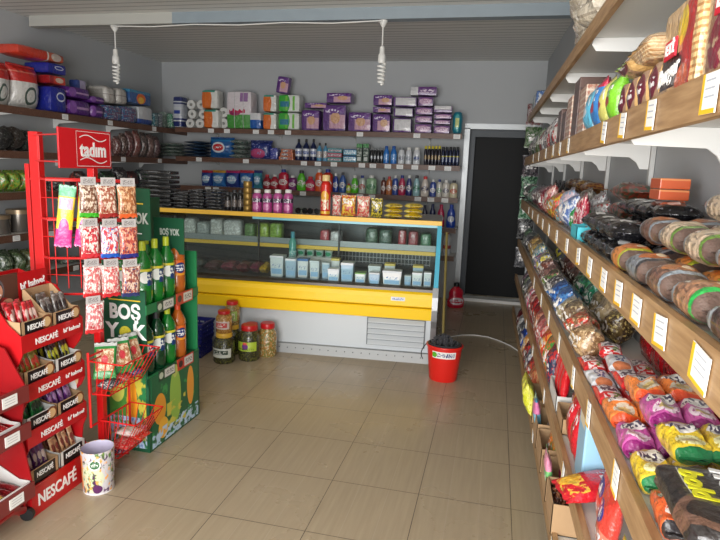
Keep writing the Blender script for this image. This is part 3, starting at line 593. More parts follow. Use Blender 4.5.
for i, (a, b, vt, c, nm) in enumerate([(420.5, 427, 205, (30, 34, 60), 'black'), (428, 435, 204, (26, 40, 90), 'midnight blue'), (436, 444, 204.5, (190, 30, 80), 'hot pink'), (445.5, 455, 204.5, (30, 70, 170), 'royal blue')]):
    x, w, h, zb = bitem(a, b, vt, Z4, None, 6.72)
    bottle('%s detergent bottle on the fourth back shelf, behind the counter corner' % nm, mat('dt%d' % i, c, .3, coat=.3), mat('dtc%d' % i, c, .4), pkg('dtl%d' % i, c, [('ell', .5, .5, .35, .4, (200, 205, 215))]), w*.5, h, (x, 6.74, Z4), shape='waist', flat=.6, neck=.35)
back_shelf(.56, 'lowest back wall shelf seen beside the counter end', [])
bottle('tall white cleaner bottle with red cap on the lowest back shelf', WPL, mat('red_cap', (190, 30, 30), .4), pkg('wcl', (200, 200, 205), [('rect', 0, 1, .2, .6, (170, 60, 60))]), .045, .28, (sx(447, 6.72, .7), 6.74, .56), shape='wide')
# soap jug on the floor by the door
t = bottle('large red detergent jug with black spray top on the floor by the back door', mat('red_soap', (200, 20, 50), .25, coat=.4), BLACK, pkg('jug_label', (205, 30, 60), [('ell', .5, .5, .4, .4, (225, 215, 220)), ('print', .2, .8, .3, .7, (190, 20, 60), 8)]), .10, .285, (-.36, 6.5, 0), rot=R(20), shape='waist', flat=.55, neck=.28, trigger=True, lz=(.1, .45))

# ------------------------------------------------------------ on the counter top
TY = .40; CT = 1.113
def citem(u0, u1, vt, ly=.42, z=1.106):
    p = cl(0, ly, z); d = Vector((math.cos(CA), math.sin(CA), 0)); a = solve(u0, p, d); b = solve(u1, p, d); c = p+d*(a+b)/2
    return c, (b-a), at_y((u0+u1)/2, vt, c.y).z-z
BLKT = pkg('black_wrapped_tray', (16, 16, 18), [('spots', 5, .66, (60, 60, 64)), ('rect', .3, .6, .6, .8, (110, 110, 112))], rough=.2)
for (a, b, n, vt, side) in [(143, 174, 8, 170, 'left'), (176, 190, 5, 191, 'second'), (191.5, 206, 6, 189, 'third'), (208, 223, 6, 189, 'fourth')]:
    c, w, h = citem(a, b, vt, .5)
    for i in range(n):
        P_soft('wrapped_tray', 'black wrapped tray in the %s counter-top stack, %s from the bottom' % (side, ORD[i]), 'tray', BLKT, w*(.95+.05*rnd.random()), .2, h/n-.004, (c.x+rnd.uniform(-.006, .006), c.y+.04, 1.1065+i*h/n), (0, 0, CA+rnd.uniform(-.05, .05)), r=.6, group='black wrapped trays on the counter')
for (a, b, vt, nm) in [(225, 231, 192, 'left'), (232, 237.5, 190, 'middle'), (238, 243, 190, 'right')]:
    c, w, h = citem(a, b, vt); bottle('short black jar with dark lid on the counter, %s of three' % nm, mat('black_jar', (30, 28, 30), .25), DGREY, pkg('bj', (60, 50, 48), [('spots', 8, .55, (160, 150, 140))]), w*.48, h, (c.x, c.y, 1.106), shape='wide', capr=w*.42)
c, w, h = citem(231.5, 243, 181); GOLD = mat('gold_foil', (150, 120, 60), .3, .5)
for i in range(5):
    c, w, h = citem(243.5, 252, 181); tag(link('gold_tin', lat([(w*.47, 0), (w*.5, .004), (w*.5, h/5-.008), (w*.46, h/5-.002)], n=16), GOLD, None, (c.x, c.y, 1.106+i*h/5), (0, 0, 0), True), 'small gold tin in the counter-top stack, %s from the bottom' % ORD[i], 'tin', 'stacked gold tins')
PINKL = pkg('pink_juice_label', (170, 60, 130), [('rect', 0, 1, .62, .9, (50, 30, 60)), ('print', .1, .9, .62, .88, (220, 210, 225), 8), ('ell', .5, .3, .35, .22, (205, 120, 170))])
for i in range(4):
    c, w, h = citem(252.5+10.3*i, 262+10.3*i, 189.5)
    bottle('pink labelled bottle with white cap on the counter, %s from the left' % ORD[i], mat('pink_plastic', (176, 80, 140), .3), PLAS, PINKL, w*.49, h, (c.x, c.y, 1.106), shape='wide', lz=(.06, .68), capr=w*.33, group='pink bottles on the counter')
# sunglasses-like wire things: two black pairs of glasses on card
for i in range(2):
    c, w, h = citem(296+12*i, 307+12*i, 200); t = thing('sunglasses', 'black sunglasses lying on the counter, %s pair' % ['left', 'right'][i], 'sunglasses', (c.x, c.y, 1.107), CA, 'sunglasses on the counter')
    for s in (-1, 1):
        bm = bmesh.new(); lathe(bm, [(.024, 0), (.026, .002), (.024, .004)], n=16); o = link('lens', bm, mat('dark_lens', (14, 14, 16), .1), t, (s*.03, 0, .028), (R(90), 0, 0))
        bm = bmesh.new(); tube(bm, [(s*.055, 0, .034), (s*.056, .06, .03), (s*.05, .12, .006)], .003, 6); link('temple', bm, BLACK, t)
    bm = bmesh.new(); tube(bm, [(-.055, 0, .035), (-.02, 0, .046), (0, 0, .038), (.02, 0, .046), (.055, 0, .035)], .0035, 6); tube(bm, [(-.03, 0, .0035), (-.03, 0, .008)], .003, 6); tube(bm, [(.03, 0, .0035), (.03, 0, .008)], .003, 6); link('frame', bm, BLACK, t)
c, w, h = citem(320.5, 330, 175, .36)
bottle('tall red insect spray can with yellow cap on the counter', mat('red_can', (206, 36, 26), .3, .2), mat('cream_cap', (220, 190, 130), .4), pkg('can_red', (206, 40, 28), [('ell', .5, .6, .4, .2, (230, 170, 60)), ('print', .1, .9, .15, .5, (240, 220, 190), 8), ('rect', 0, 1, .0, .1, (230, 180, 50))]), w*.5, h, (c.x, c.y, 1.106), shape='can', lz=(.05, .76))
cb_ = [(332, 340.5, 196, (210, 60, 60), 'red and white', (225, 215, 200)), (341, 355.5, 196, (226, 190, 60), 'yellow and red', (200, 60, 40)), (356.5, 369.5, 197, (206, 50, 50), 'red', (226, 190, 160)), (370.5, 382.5, 199, (210, 190, 50), 'yellow and black', (40, 40, 34))]
for i, (a, b, vt, c1, nm, c2) in enumerate(cb_):
    c, w, h = citem(a, b, vt); P_bag('soup_packet', '%s soup packet standing on the counter edge' % nm, 'packet', pkg('soup%d' % i, c1, [('spots', 5, .5, c2), ('print', .1, .9, .55, .85, (240, 236, 220), 8)]), w, h, .05, (c.x, c.y, 1.1065), (0, 0, CA))
for k_, (a, b) in enumerate([(383, 402), (402.5, 422)]):
    for i in range(3):
        c, w, h = citem(a, b, 203.5); P_bag('tea_pack', '%s yellow pack of the %s flat pile on the counter' % (['bottom', 'middle', 'top'][i], ['left', 'right'][k_]), 'pack', pkg('tea_yellow', (232, 204, 40), [('print', .1, .9, .2, .8, (150, 110, 20), 10), ('rect', .05, .3, .1, .9, (240, 220, 90))], 'xz'), w*.96, .16, h/3*.96, (c.x, c.y+.06, 1.1065+i*h/3), (0, 0, CA+rnd.uniform(-.05, .05)), lie=True, rnd=.3, group='flat yellow packs')

# inside the counter: upper glass shelf and deck
def din(u0, u1, vt, ly, z): 
    p = cl(0, ly, z); d = Vector((math.cos(CA), math.sin(CA), 0)); a = solve(u0, p, d); b = solve(u1, p, d); c = p+d*(a+b)/2
    return c, b-a, max(.03, at_y((u0+u1)/2, vt, c.y).z-z)
up = [(170, 184, 223, (150, 156, 150)), (186, 198, 221, (190, 196, 190)), (199, 211, 224, (160, 170, 168)), (212, 224, 222, (196, 200, 196)), (225, 243, 223, (205, 208, 206)), (246, 256, 226, (90, 130, 70)), (258, 270, 226, (150, 180, 60)), (271, 283, 226, (120, 160, 50)), (321, 330, 232, (170, 60, 70)), (331, 342, 233, (190, 190, 190)), (366, 378, 231, (60, 90, 70)), (379, 392, 232, (50, 80, 66)), (398, 406, 233, (150, 40, 50)), (408, 418, 234, (140, 50, 60)), (420, 431, 236, (60, 110, 80))]
UN = ['grey', 'pale', 'bluish', 'light', 'white wide', 'dark green', 'yellow-green', 'olive green', 'red', 'silver', 'bottle green', 'deep green', 'wine red', 'maroon', 'sea green']
for i, (a, b, vt, c1) in enumerate(up):
    c, w, h = din(a, b, vt, .56, .845); P_soft('cheese_pack', '%s wrapped pack on the glass shelf inside the counter' % UN[i], 'pack', pkg('chs%d' % i, c1, [('spots', 6, .55, [min(255, v+45) for v in c1])]), w*1.02, .13, h*1.25, (c.x, c.y, .845), (0, 0, CA), r=.5)
meat = [(176, 188, 262, (120, 100, 60), 'tan'), (190, 206, 262, (90, 110, 110), 'grey-blue'), (208, 222, 264, (110, 70, 76), 'dusky pink'), (224, 238, 258, (150, 70, 90), 'rose'), (239, 252, 256, (120, 50, 60), 'dark red'), (253, 262, 254, (130, 50, 80), 'plum'), (262.5, 270, 253, (210, 170, 40), 'mustard yellow')]
for i, (a, b, vt, c1, nm) in enumerate(meat):
    c, w, h = din(a, b, vt, .25, .602); P_bag('sausage_pack', '%s sausage pack lying at the left of the counter deck' % nm, 'pack', pkg('meat%d' % i, c1, [('spots', 4, .5, [v*.7 for v in c1])], 'xy'), w*.96, .22, .09, (c.x, c.y, .602), (0, 0, CA), lie=True, rnd=.4)
def tub(lab, w, d, h, loc, c1, lidc, rz):
    t = thing('dairy_tub', lab, 'tub', loc, rz)
    bm = bmesh.new(); rings = []
    for k_, z in ((.88, 0), (1, h*.88)): rings.append([bm.verts.new((sx_*w/2*k_, sy_*d/2*k_, z)) for sx_, sy_ in ((-1, -1), (1, -1), (1, 1), (-1, 1))])
    for j in range(4): bm.faces.new((rings[0][j], rings[0][(j+1) % 4], rings[1][(j+1) % 4], rings[1][j]))
    bm.faces.new(rings[0][::-1]); bm.faces.new(rings[1]); bmesh.ops.bevel(bm, geom=[e for e in bm.edges if abs(e.verts[0].co.z-e.verts[1].co.z) > .01], offset=.008, segments=2, affect='EDGES')
    link('tub_body', bm, pkg('tub%s' % str(c1), c1, [('rect', .1, .9, .15, .45, (150, 190, 225)), ('print', .2, .8, .5, .7, (120, 150, 190), 14)], film=0), t)
    link('lid', bx(-w*.52, w*.52, -d*.52, d*.52, h*.88, h, .004), mat('lid%s' % str(lidc), lidc, .35), t); return t
dz = [(271, 285, 255, .18, 'white tub, first of the deck row'), (286, 297, 258, .16, 'blue and white tub, second of the deck row'), (298, 309, 258, .2, 'white tub with blue lid, third of the deck row'), (310, 320, 260, .17, 'pale blue tub, fourth of the deck row'), (322, 330, 262, .2, 'grey-blue tub, fifth of the deck row'),
      (331, 340, 258, .3, 'cream-lidded tub behind the row near the wire guard'), (328, 340, 268, .1, 'small white tub at the front glass, left of the big cup'), (341, 354, 262, .14, 'big blue-white yogurt tub near the front glass'), (355, 366, 272, .1, 'green-topped small tub at the front glass'), (368, 381, 265, .22, 'white tub with grey lid in the middle right'), (369, 380, 272, .08, 'low white cheese tub right at the front glass'), (382, 402, 270, .10, 'wide white cheese tub at the front glass'), (384, 395, 263, .28, 'beige-lidded tub behind the wide cheese tub'), (404, 411, 275, .12, 'tiny pale tub between wide tub and boxes'), (411.5, 422, 272, .12, 'white cheese box, left of the last pair'), (423, 431, 272, .12, 'white cheese box, right of the last pair'), (412, 423, 265, .26, 'yellow-lidded tub behind the last pair')]
for i, (a, b, vt, ly, lab) in enumerate(dz):
    c, w, h = din(a, b, vt, ly, .602); tub(lab+' in the counter', w*.92, min(w, .11), h, (c.x, c.y, .602), [(222, 228, 230), (176, 200, 218), (232, 234, 234)][i % 3], [(214, 220, 224), (70, 120, 180), (200, 206, 206), (220, 196, 90), (120, 170, 90)][(4 if 'green' in lab else 3 if ('yellow' in lab or 'cream' in lab or 'beige' in lab) else 1 if 'blue lid' in lab else 0)], CA)
c, w, h = din(293, 300, 231, .10, .62)
for i in range(4):
    c, w, h = din(300+9*i, 308.5+9*i, 247.5, .50, .80); h = .055; w *= .95
    tag(link('milk_cup', lat([(w*.4, 0), (w*.48, h*.9), (w*.5, h*.93), (w*.5, h)], n=16), pkg('green_cup', (170, 200, 190), [('ell', .5, .5, .35, .3, (60, 150, 110))], film=0), None, (c.x, c.y-.075, .7465), (0, 0, 0), True), 'pale green cup in the row beside the water bottle, %s from the left' % ORD[i], 'cup', 'pale green cups')
p0 = cl(0, 0, 0); c, w, h = din(299, 336, 260, .46, .66)
tag(link('display_block', bx(-w/2-.0, w/2+.01, -.05, .035, 0, .142, .004), CARDW, None, (c.x, c.y-.02, .603), (0, 0, CA)), 'white carton carrying the row of pale green cups in the counter', 'carton')
c, w, h = din(292.5, 301, 231, .40, .602)
bottle('clear turquoise water bottle standing in the counter beside the green cups', mat('aqua_bottle', (110, 200, 190), .15, trans=.4), mat('blue_cap2', (60, 150, 170), .4), pkg('aqua_label', (60, 160, 160), [('spots', 6, .5, (210, 230, 225))]), w*.42, h, (c.x-.02, c.y-.06, .602), shape='wide', capr=.018)

# ------------------------------------------------------------ things on the floor by the counter
OLIVE = pkg('olive_jar_glass', (50, 52, 34), [('spots', 9, .55, (96, 96, 40)), ('spots', 12, .62, (30, 34, 24))], rough=.1); PICK = pkg('pickle_glass', (120, 116, 60), [('spots', 6, .5, (170, 120, 60)), ('spots', 8, .6, (196, 190, 150))], rough=.1)
REDL = mat('red_lid', (190, 24, 30), .35); YLL = mat('yellow_lid', (222, 176, 60), .4)
jar('large dark olive jar with yellow lid under the small red-lidded jar', .083, .235, (-1.955, 3.95, 0), OLIVE, YLL, pkg('jl1', (210, 214, 206), [('rect', .1, .9, .35, .8, (30, 60, 40)), ('print', .15, .85, .4, .7, (225, 225, 220), 8)]), (.22, .52))
jar('small jar of orange preserve with red lid standing on the yellow-lidded jar', .062, .17, (-1.955, 3.95, .236), pkg('pres', (160, 110, 50), [('spots', 6, .5, (190, 150, 80))], rough=.1), REDL, pkg('jl2', (214, 196, 190), [('rect', .1, .9, .2, .8, (200, 50, 50)), ('print', .2, .8, .3, .7, (240, 230, 220), 8)]), (.2, .55))
jar('pickle jar with red lid and lime green label in front of the counter', .085, .28, (-1.80, 4.07, 0), OLIVE, REDL, pkg('jl3', (176, 200, 60), [('ell', .5, .5, .16, .35, (110, 50, 130)), ('rect', .4, .6, .7, .95, (220, 60, 60)), ('print', .1, .9, .1, .3, (70, 90, 40), 12)]), (.3, .56))
jar('mixed vegetable jar with red lid, rightmost jar before the counter', .075, .27, (-1.70, 4.20, 0), PICK, REDL, None)
jar('jar of dark pickles behind the lime-labelled jar', .064, .25, (-1.845, 4.215, 0), OLIVE, REDL, None)
jar('tall dark jar at the back, under the pale pickle jar', .070, .24, (-1.99, 4.165, 0), OLIVE, YLL, None)
jar('pale pickle jar with red lid and white tag, highest of the jars', .060, .19, (-1.99, 4.165, .241), PICK, REDL, pkg('jl4', (150, 180, 90), [('print', .1, .9, .2, .8, (230, 230, 210), 8)]), (.2, .6))
for i, (ux, uz, rz_) in enumerate([(-1.77, .262, 0), (-1.6, .22, 0)]):
    pass
CRB = mat('blue_crate_plastic', (26, 36, 130), .4)
def crate(lab, loc, rz):
    w, d, h = .30, .22, .135; t = thing('plastic_crate', lab, 'crate', loc, rz, None)
    bm = bmesh.new(); box(bm, -w/2, w/2, -d/2, d/2, 0, .008)
    for x0, x1, y0, y1 in ((-w/2, w/2, -d/2, -d/2+.008), (-w/2, w/2, d/2-.008, d/2), (-w/2, -w/2+.008, -d/2, d/2), (w/2-.008, w/2, -d/2, d/2)):
        for a, b in ((.0, .02), (.035, .055), (.07, .09), (.105, h)): box(bm, x0, x1, y0, y1, a, b)
        n = 6
        for i in range(n):
            if x1-x0 > .05: xx = x0+(x1-x0)*(i+.5)/n; box(bm, xx-.006, xx+.006, y0, y1, 0, h-.01)
            else: yy = y0+(y1-y0)*(i+.5)/n; box(bm, x0, x1, yy-.006, yy+.006, 0, h-.01)
    link('crate_body', bm, CRB, t)
    bm = bmesh.new()
    for q in (-d/2-.008, d/2): box(bm, -w/2-.008, w/2+.008, q, q+.008, h-.015, h)
    for q in (-w/2-.008, w/2): box(bm, q, q+.008, -d/2, d/2, h-.015, h)
    link('crate_rim', bm, CRB, t); return t
crate('dark blue plastic crate on the floor, lower of two left of the jars', (-2.31, 4.05, 0), R(4))
crate('dark blue plastic crate stacked on the other one, left of the jars', (-2.30, 4.055, .137), R(2))
# mop bucket
t = thing('mop_bucket', 'red plastic mop bucket with grey wringer on the floor by the counter corner', 'bucket', (-.285, 4.12, 0), R(-6))
REDP = mat('red_plastic', (214, 34, 26), .35, coat=.2)
bm = bmesh.new(); lathe(bm, [(.095, 0), (.102, .01), (.128, .25), (.136, .255), (.136, .268), (.126, .268), (.100, .02), (.001, .02)], n=32, sxy=(1, .86), cap=False); link('bucket_body', bm, REDP, t, smooth=True)
WRG = mat('wringer_plastic', (58, 60, 64), .5)
bm = bmesh.new(); lathe(bm, [(.04, .17), (.085, .24), (.118, .262), (.124, .275), (.118, .278), (.08, .25), (.035, .185)], n=24, sxy=(1, .82), cap=False)
for i in range(14):
    a = 2*math.pi*i/14; tube(bm, [(.07*math.cos(a), .06*math.sin(a), .24), (.10*math.cos(a), .085*math.sin(a), .285)], .006, 5)
link('wringer', bm, WRG, t, smooth=True)
bm = bmesh.new(); tube(bm, [(-.136, 0, .255)]+[(-.136-.02*math.sin(math.pi*i/8), -.10*math.sin(math.pi*i/16), .255-.09*i/8) for i in range(1, 9)], .0035, 6); link('wire_handle', bm, BLACK, t, smooth=True)
bm = bmesh.new(); n = 10; vs_ = []
for i in range(n+1):
    a = R(-90+18)+R(-52+84*i/n); rr = .1265; vs_.append([bm.verts.new((rr*s*math.cos(a), rr*s*.86*math.sin(a), z)) for z, s in ((.185, .965), (.235, 1.005))])
for a, b in zip(vs_, vs_[1:]): bm.faces.new((a[0], b[0], b[1], a[1]))
link('sticker', bm, pkg('bucket_sticker', (232, 232, 228), [('ell', .1, .5, .12, .4, (90, 170, 50)), ('print', .22, .95, .2, .8, (40, 50, 120), 13)], film=0), t)
t = thing('mop', 'string mop with a thin pole standing in the red bucket', 'mop', (-.30, 4.13, .03), 0)
top = Vector((sx(449, 4.47, 1.05)+.285, .33, 1.02)); bm = bmesh.new(); tube(bm, [(0, 0, .17), top], .0095, 8); link('pole', bm, mat('mop_pole', (110, 98, 50), .4), t)
bm = bmesh.new(); rr_ = random.Random(3)
for i in range(46):
    a = rr_.uniform(0, 6.28); r1 = rr_.uniform(.03, .085); h0 = rr_.uniform(.235, .30)
    tube(bm, [(0, 0, .20), (r1*.5*math.cos(a), r1*.45*math.sin(a), h0+.01), (r1*math.cos(a), r1*.8*math.sin(a), h0-.02), (r1*.9*math.cos(a), r1*.75*math.sin(a), .235)], .0055, 5)
link('mop_head', bm, mat('mop_strings', (62, 62, 66), .95), t)
pts = []
for u, v in [(450, 337), (462, 335), (475, 335), (488, 337), (500, 341), (511, 346), (520, 352)]:
    r_ = ray(u, v); tt = (.006-H)/r_.z; pts.append((r_.x*tt, r_.y*tt, .006))
cable(pts, .005, PLAS, 'hose', 'thin white hose curving across the floor from the bucket to the shelves', 'hose')

# ------------------------------------------------------------ goods on the left wall
def litem(u0, u1, vt, z, vb=None, x=-4.08):
    y0, y1 = sy(u0, x, z), sy(u1, x, z); ym = (y0+y1)/2; um = (u0+u1)/2
    zt = at_x(um, vt, x).z; zb = z if vb is None else max(z, at_x(um, vb, x).z)
    return ym, y1-y0, max(.025, zt-zb), zb
LR = R(90); GZ1 = LZ[1]+.001
def lsoft(u0, u1, vt, m, lab, vb=None, z=GZ1, d=.26, r=.35, x=-4.1, name='pack', cat='pack', **k):
    y, w, h, zb = litem(u0, u1, vt, z, vb, x); return P_soft(name, lab, cat, m, w*.96, d, h-.004, (x, y, zb+.001), (0, 0, LR), r=r, **k)
RICE = pkg('rice_bag', (206, 204, 200), [('rect', 0, 1, .6, 1, (190, 44, 40)), ('ell', .55, .3, .22, .2, (70, 90, 80)), ('ell', .55, .3, .16, .14, (205, 205, 200)), ('rect', 0, 1, .8, .83, (210, 120, 100))])
y, w, h, zb = litem(-16, 9, 62, GZ1); P_bag('rice_bag', 'white and red rice bag cut by the left edge of the picture, top left shelf', 'bag', RICE, w, h, .2, (-4.1, y, zb), (0, 0, LR), rnd=.4)
y, w, h, zb = litem(10, 38, 66, GZ1); P_bag('rice_bag', 'white and red rice bag with round emblem beside the blue and red stack', 'bag', RICE, w, h, .2, (-4.1, y, zb), (0, 0, LR), rnd=.4)
NAVB = pkg('navy_bag', (30, 40, 140), [('ell', .6, .6, .25, .18, (210, 215, 230)), ('ell', .6, .6, .2, .12, (34, 50, 150))]); ORB = pkg('orange_red_bag', (200, 60, 40), [('ell', .6, .5, .25, .3, (215, 190, 170)), ('rect', 0, .25, 0, 1, (150, 30, 36))])
lsoft(39, 57, 86, NAVB, 'tall navy blue bag, bottom of the stack on the top left shelf', name='flour_bag', cat='bag')
lsoft(39, 56, 76, ORB, 'orange-red bag lying between two blue bags, top left shelf', vb=85, name='flour_bag', cat='bag')
lsoft(38, 57, 64, NAVB, 'flat blue bag under the big red bag, top left shelf', vb=75, name='flour_bag', cat='bag')
lsoft(8, 57, 49, pkg('big_red_bag', (196, 60, 40), [('rect', .62, 1, 0, 1, (190, 90, 60)), ('ell', .8, .5, .12, .35, (205, 190, 180)), ('rect', .6, .63, 0, 1, (220, 220, 215))]), 'long red bag lying across the top of the rice bags and blue stack', vb=60.5, name='flour_bag', cat='bag', r=.8)
PRP = pkg('purple_roll_pack', (84, 36, 120), [('rect', .0, 1, .4, .55, (180, 140, 190)), ('ell', .18, .5, .16, .4, (130, 80, 160))])
lsoft(58, 80, 99.5, PRP, 'purple roll pack, lower front one on the top left shelf', r=.45); lsoft(58, 80, 87, PRP, 'purple roll pack, upper front one on the top left shelf', vb=99, r=.45)
lsoft(81, 95, 104.5, PRP, 'purple roll pack, lower rear one on the top left shelf', r=.7); lsoft(81, 95, 96, PRP, 'purple roll pack, upper rear one on the top left shelf', vb=104, r=.7)
lsoft(74, 84, 80, pkg('blue_white_pack', (60, 80, 150), [('rect', .3, 1, 0, 1, (180, 170, 200))]), 'small blue and lilac pack on top of the purple roll packs', vb=92, x=-4.14, d=.1)
TPK = pkg('toilet_roll_pack', (196, 192, 186), [('stripe', 'u', 3, .1, (150, 146, 140)), ('stripe', 'v', 2, .1, (140, 136, 130)), ('spots', 7, .66, (120, 140, 110))])
lsoft(96, 107, 86, TPK, 'white toilet roll pack above the blue packs, nearer one', vb=104, r=.5); lsoft(108, 119, 88, TPK, 'white toilet roll pack above the blue packs, farther one', vb=105, r=.5)
BLP = pkg('blue_pack', (60, 100, 140), [('spots', 4, .5, (110, 70, 110)), ('spots', 7, .6, (190, 200, 210))])
lsoft(96, 112, 105, BLP, 'blue flowery pack under the toilet roll packs, nearer one'); lsoft(113, 128, 106, BLP, 'blue flowery pack under the toilet roll packs, farther one')
lsoft(120, 143, 90, pkg('flame_pack', (46, 90, 150), [('rect', .0, 1, .75, 1, (60, 140, 180)), ('ell', .5, .4, .2, .35, (230, 110, 40)), ('ell', .5, .3, .12, .22, (240, 190, 60))]), 'blue pack with an orange flame picture on the top left shelf', vb=105)
lsoft(129, 144, 106, pkg('white_blue_pack', (200, 204, 208), [('rect', 0, 1, .05, .3, (50, 80, 150))]), 'white pack with blue foot below the flame picture pack')
for i, (a, b, c1, nm) in enumerate([(145, 149, (60, 110, 120), 'teal'), (149.5, 153.5, (90, 100, 110), 'slate')]): lsoft(a, b, 113, pkg('corner_pack%d' % i, c1, [('spots', 6, .55, (180, 190, 190))]), 'small %s pack in the far corner of the top left shelf' % nm, r=.3)
dark = [((34, 34, 34), 'black'), ((44, 36, 32), 'dark brown'), ((30, 40, 34), 'dark green'), ((46, 40, 46), 'charcoal'), ((60, 34, 34), 'dark maroon'), ((38, 38, 52), 'ink blue')]
for i, (a, b, vt) in enumerate([(-8, 6, 128), (7, 18, 127), (19, 30, 130)]):
    y, w, h, zb = litem(a, b, vt, LZ[2]); P_bag('pasta_bag', '%s bag lying on the second left shelf, %s from the left edge' % (dark[i][1], ORD[i]), 'bag', pkg('dk%d' % i, dark[i][0], [('spots', 6, .6, (110, 110, 106))], 'xz'), w, .26, h, (-4.1, y, zb+.001), (0, 0, LR), lie=True, rnd=.35)
y = sy(46, -4.1, LZ[2])
for i, u in enumerate([112, 118, 124, 131, 138, 145, 151]):
    vt = [137, 134, 132, 131, 133, 135, 137][i]; y, w, h, zb = litem(u, u+6, vt, LZ[2])
    P_bag('spice_bag', 'small %s packet, second left shelf, %s beyond the red sign' % (['dark red', 'brown', 'maroon', 'red-speckled', 'dark speckled', 'grey-red', 'dusky'][i], ORD[i]), 'packet', pkg('spice%d' % i, [(90, 40, 36), (70, 48, 40), (84, 30, 34), (120, 60, 54), (60, 50, 48), (96, 70, 66), (70, 44, 50)][i], [('spots', 7, .55, (150, 130, 124))]), w*.95, h, .12, (-4.06, y, zb+.001), (0, 0, LR))
GRB = pkg('green_snack', (70, 130, 30), [('spots', 5, .5, (130, 160, 60)), ('spots', 7, .6, (190, 120, 50))])
for i, (a, b) in enumerate([(-8, 3), (3.5, 14), (14.5, 25.5)]):
    y, w, h, zb = litem(a, b, 171, LZ[3]); P_bag('green_bag', 'bright green food bag on the third left shelf, %s from the left edge' % ORD[i], 'bag', GRB, w*.97, h, .2, (-4.08, y, zb+.001), (0, 0, LR), rnd=.35, group='bright green bags on the left wall')
for i, (a, b, vt) in enumerate([(48, 56, 178), (74, 84, 172), (100, 112, 172), (113, 124, 168), (125, 135, 172), (136, 144, 170)]):
    y, w, h, zb = litem(a, b, vt, LZ[3]); P_bag('dark_bag', '%s food bag on the third left shelf behind the red snack stand' % dark[i][1], 'bag', pkg('dkb%d' % i, dark[i][0], [('spots', 6, .58, [(130, 130, 124), (150, 60, 50), (60, 110, 60)][i % 3])]), w*.95, h, .18, (-4.08, y, zb+.001), (0, 0, LR), rnd=.4)
TIN = mat('tin_side', (120, 114, 108), .25, .6)
for i, (u, r_) in enumerate([(0, .085), (21, .108), (38, .068)]):
    y = sy(u, -4.1, LZ[4]); h = [.16, .2, .12][i]
    t = thing('round_tin', ['stacked round tin with brown rim at the left picture edge, fourth left shelf', 'large round tin with a silver rim on the fourth left shelf', 'smaller round tin right of the large one, fourth left shelf'][i], 'tin', (-4.1, y, LZ[4]+.001), LR)
    link('tin_body', lat([(r_*.95, 0), (r_, .01), (r_, h*.8)], n=28), TIN, t, smooth=True)
    link('lid', lat([(r_*1.03, h*.8), (r_*1.03, h*.98), (r_*.96, h), (r_*.6, h-.004), (r_*.58, h), (r_*.2, h)], n=28), mat('tin_lid', (150, 130, 104), .3, .5), t, smooth=True)
for i, (a, b) in enumerate([(-6, 8), (9, 20), (21, 32), (33, 46), (60, 72), (73, 84)]):
    y, w, h, zb = litem(a, b, 244 if i < 4 else 256, LZ[5]); P_bag('leafy_bag', '%s green packet on the lowest visible left shelf' % ['dark', 'moss', 'olive', 'grey', 'dull', 'deep'][i], 'packet', pkg('leaf%d' % i, [(40, 60, 36), (60, 80, 44), (84, 90, 50), (80, 90, 84), (60, 66, 60), (30, 50, 40)][i], [('spots', 6, .55, (130, 140, 120))]), w*.95, h*.8, .2, (-4.08, y, zb+.001), (0, 0, LR), rnd=.4)

# ------------------------------------------------------------ lettering materials
WTXT = mat('white_print', (240, 240, 238), .5); GOLDT = mat('yellow_print', (226, 190, 50), .5)
# ------------------------------------------------------------ red wire snack stand
def wire(bm, pts, r=.003): tube(bm, pts, r, 6)
ss = thing('snack_stand', 'tall red wire snack stand with a header sign and two lower baskets', 'stand', (-1.85, 2.32, 0))
def L(x, y, z): return (x+1.85, y-2.32, z)
RD = REDM
bm = bmesh.new(); box(bm, *[v for p in ((-2.085+1.85, -2.035+1.85), (2.265-2.32, 2.30-2.32), (.02, 1.615)) for v in p], 0, .003); link('post', bm, RD, ss)
bm = bmesh.new(); box(bm, -2.165+1.85, -2.142+1.85, .0, .022, .02, 1.47, 0, .002); link('post', bm, RD, ss)
bm = bmesh.new(); box(bm, -1.835+1.85, -1.80+1.85, 2.33-2.32, 2.36-2.32, .02, 1.50, 0, .002); link('post', bm, RD, ss)
bm = bmesh.new()
tube(bm, [L(-2.06, 2.28, .02), L(-1.75, 2.45, .02)], .014, 8); tube(bm, [L(-2.155, 2.33, .02), L(-2.06, 2.28, .02)], .012, 8)
tube(bm, [L(-2.15, 2.33, 1.40), L(-2.06, 2.28, 1.40)], .006, 6)
link('base_frame', bm, RD, ss)
hx = -1.80; bm = bmesh.new(); box(bm, -.004, .004, -.17, .17, -.085, .085, 0, .002); hd = link('header_sign', bm, mat('sign_red', (208, 24, 34), .35, coat=.3), ss, L(hx, 2.285, 1.545))
text('lettering', 'tadım', .088, WTXT, hd, (.005, .045, -.005), FACEX, off=.0024, width=.175)
bm = bmesh.new()
def ribbon(pts, w):
    for (a, b) in zip(pts, pts[1:]):
        a, b = Vector(a), Vector(b); d = (b-a).normalized(); n = Vector((-d.y, d.x))*w
        vs = [bm.verts.new((.0052, p.x, p.y)) for p in (a-n, b-n, b+n, a+n)]; bm.faces.new(vs)
for s in (1, -1):
    ribbon([(-.045+.18*i/14, s*.049+.012*math.sin(i/14*2*math.pi)) for i in range(15)], .0022)
for q in ([(-.065, -.075), (.16, -.075)], [(.16, -.075), (.16, .075)], [(.16, .075), (-.065, .075)], [(-.065, .075), (-.065, -.075)]): ribbon(q, .001)
link('wave_line', bm, WTXT, hd)
bm = bmesh.new()
for z in (1.60, 1.485): wire(bm, [L(-2.06, 2.27, z), L(hx-.004, 2.13, z)], .0035)
wire(bm, [L(-2.02, 2.255, 1.60), L(-2.02, 2.255, 1.485)], .0035); link('sign_bracket', bm, RD, ss)
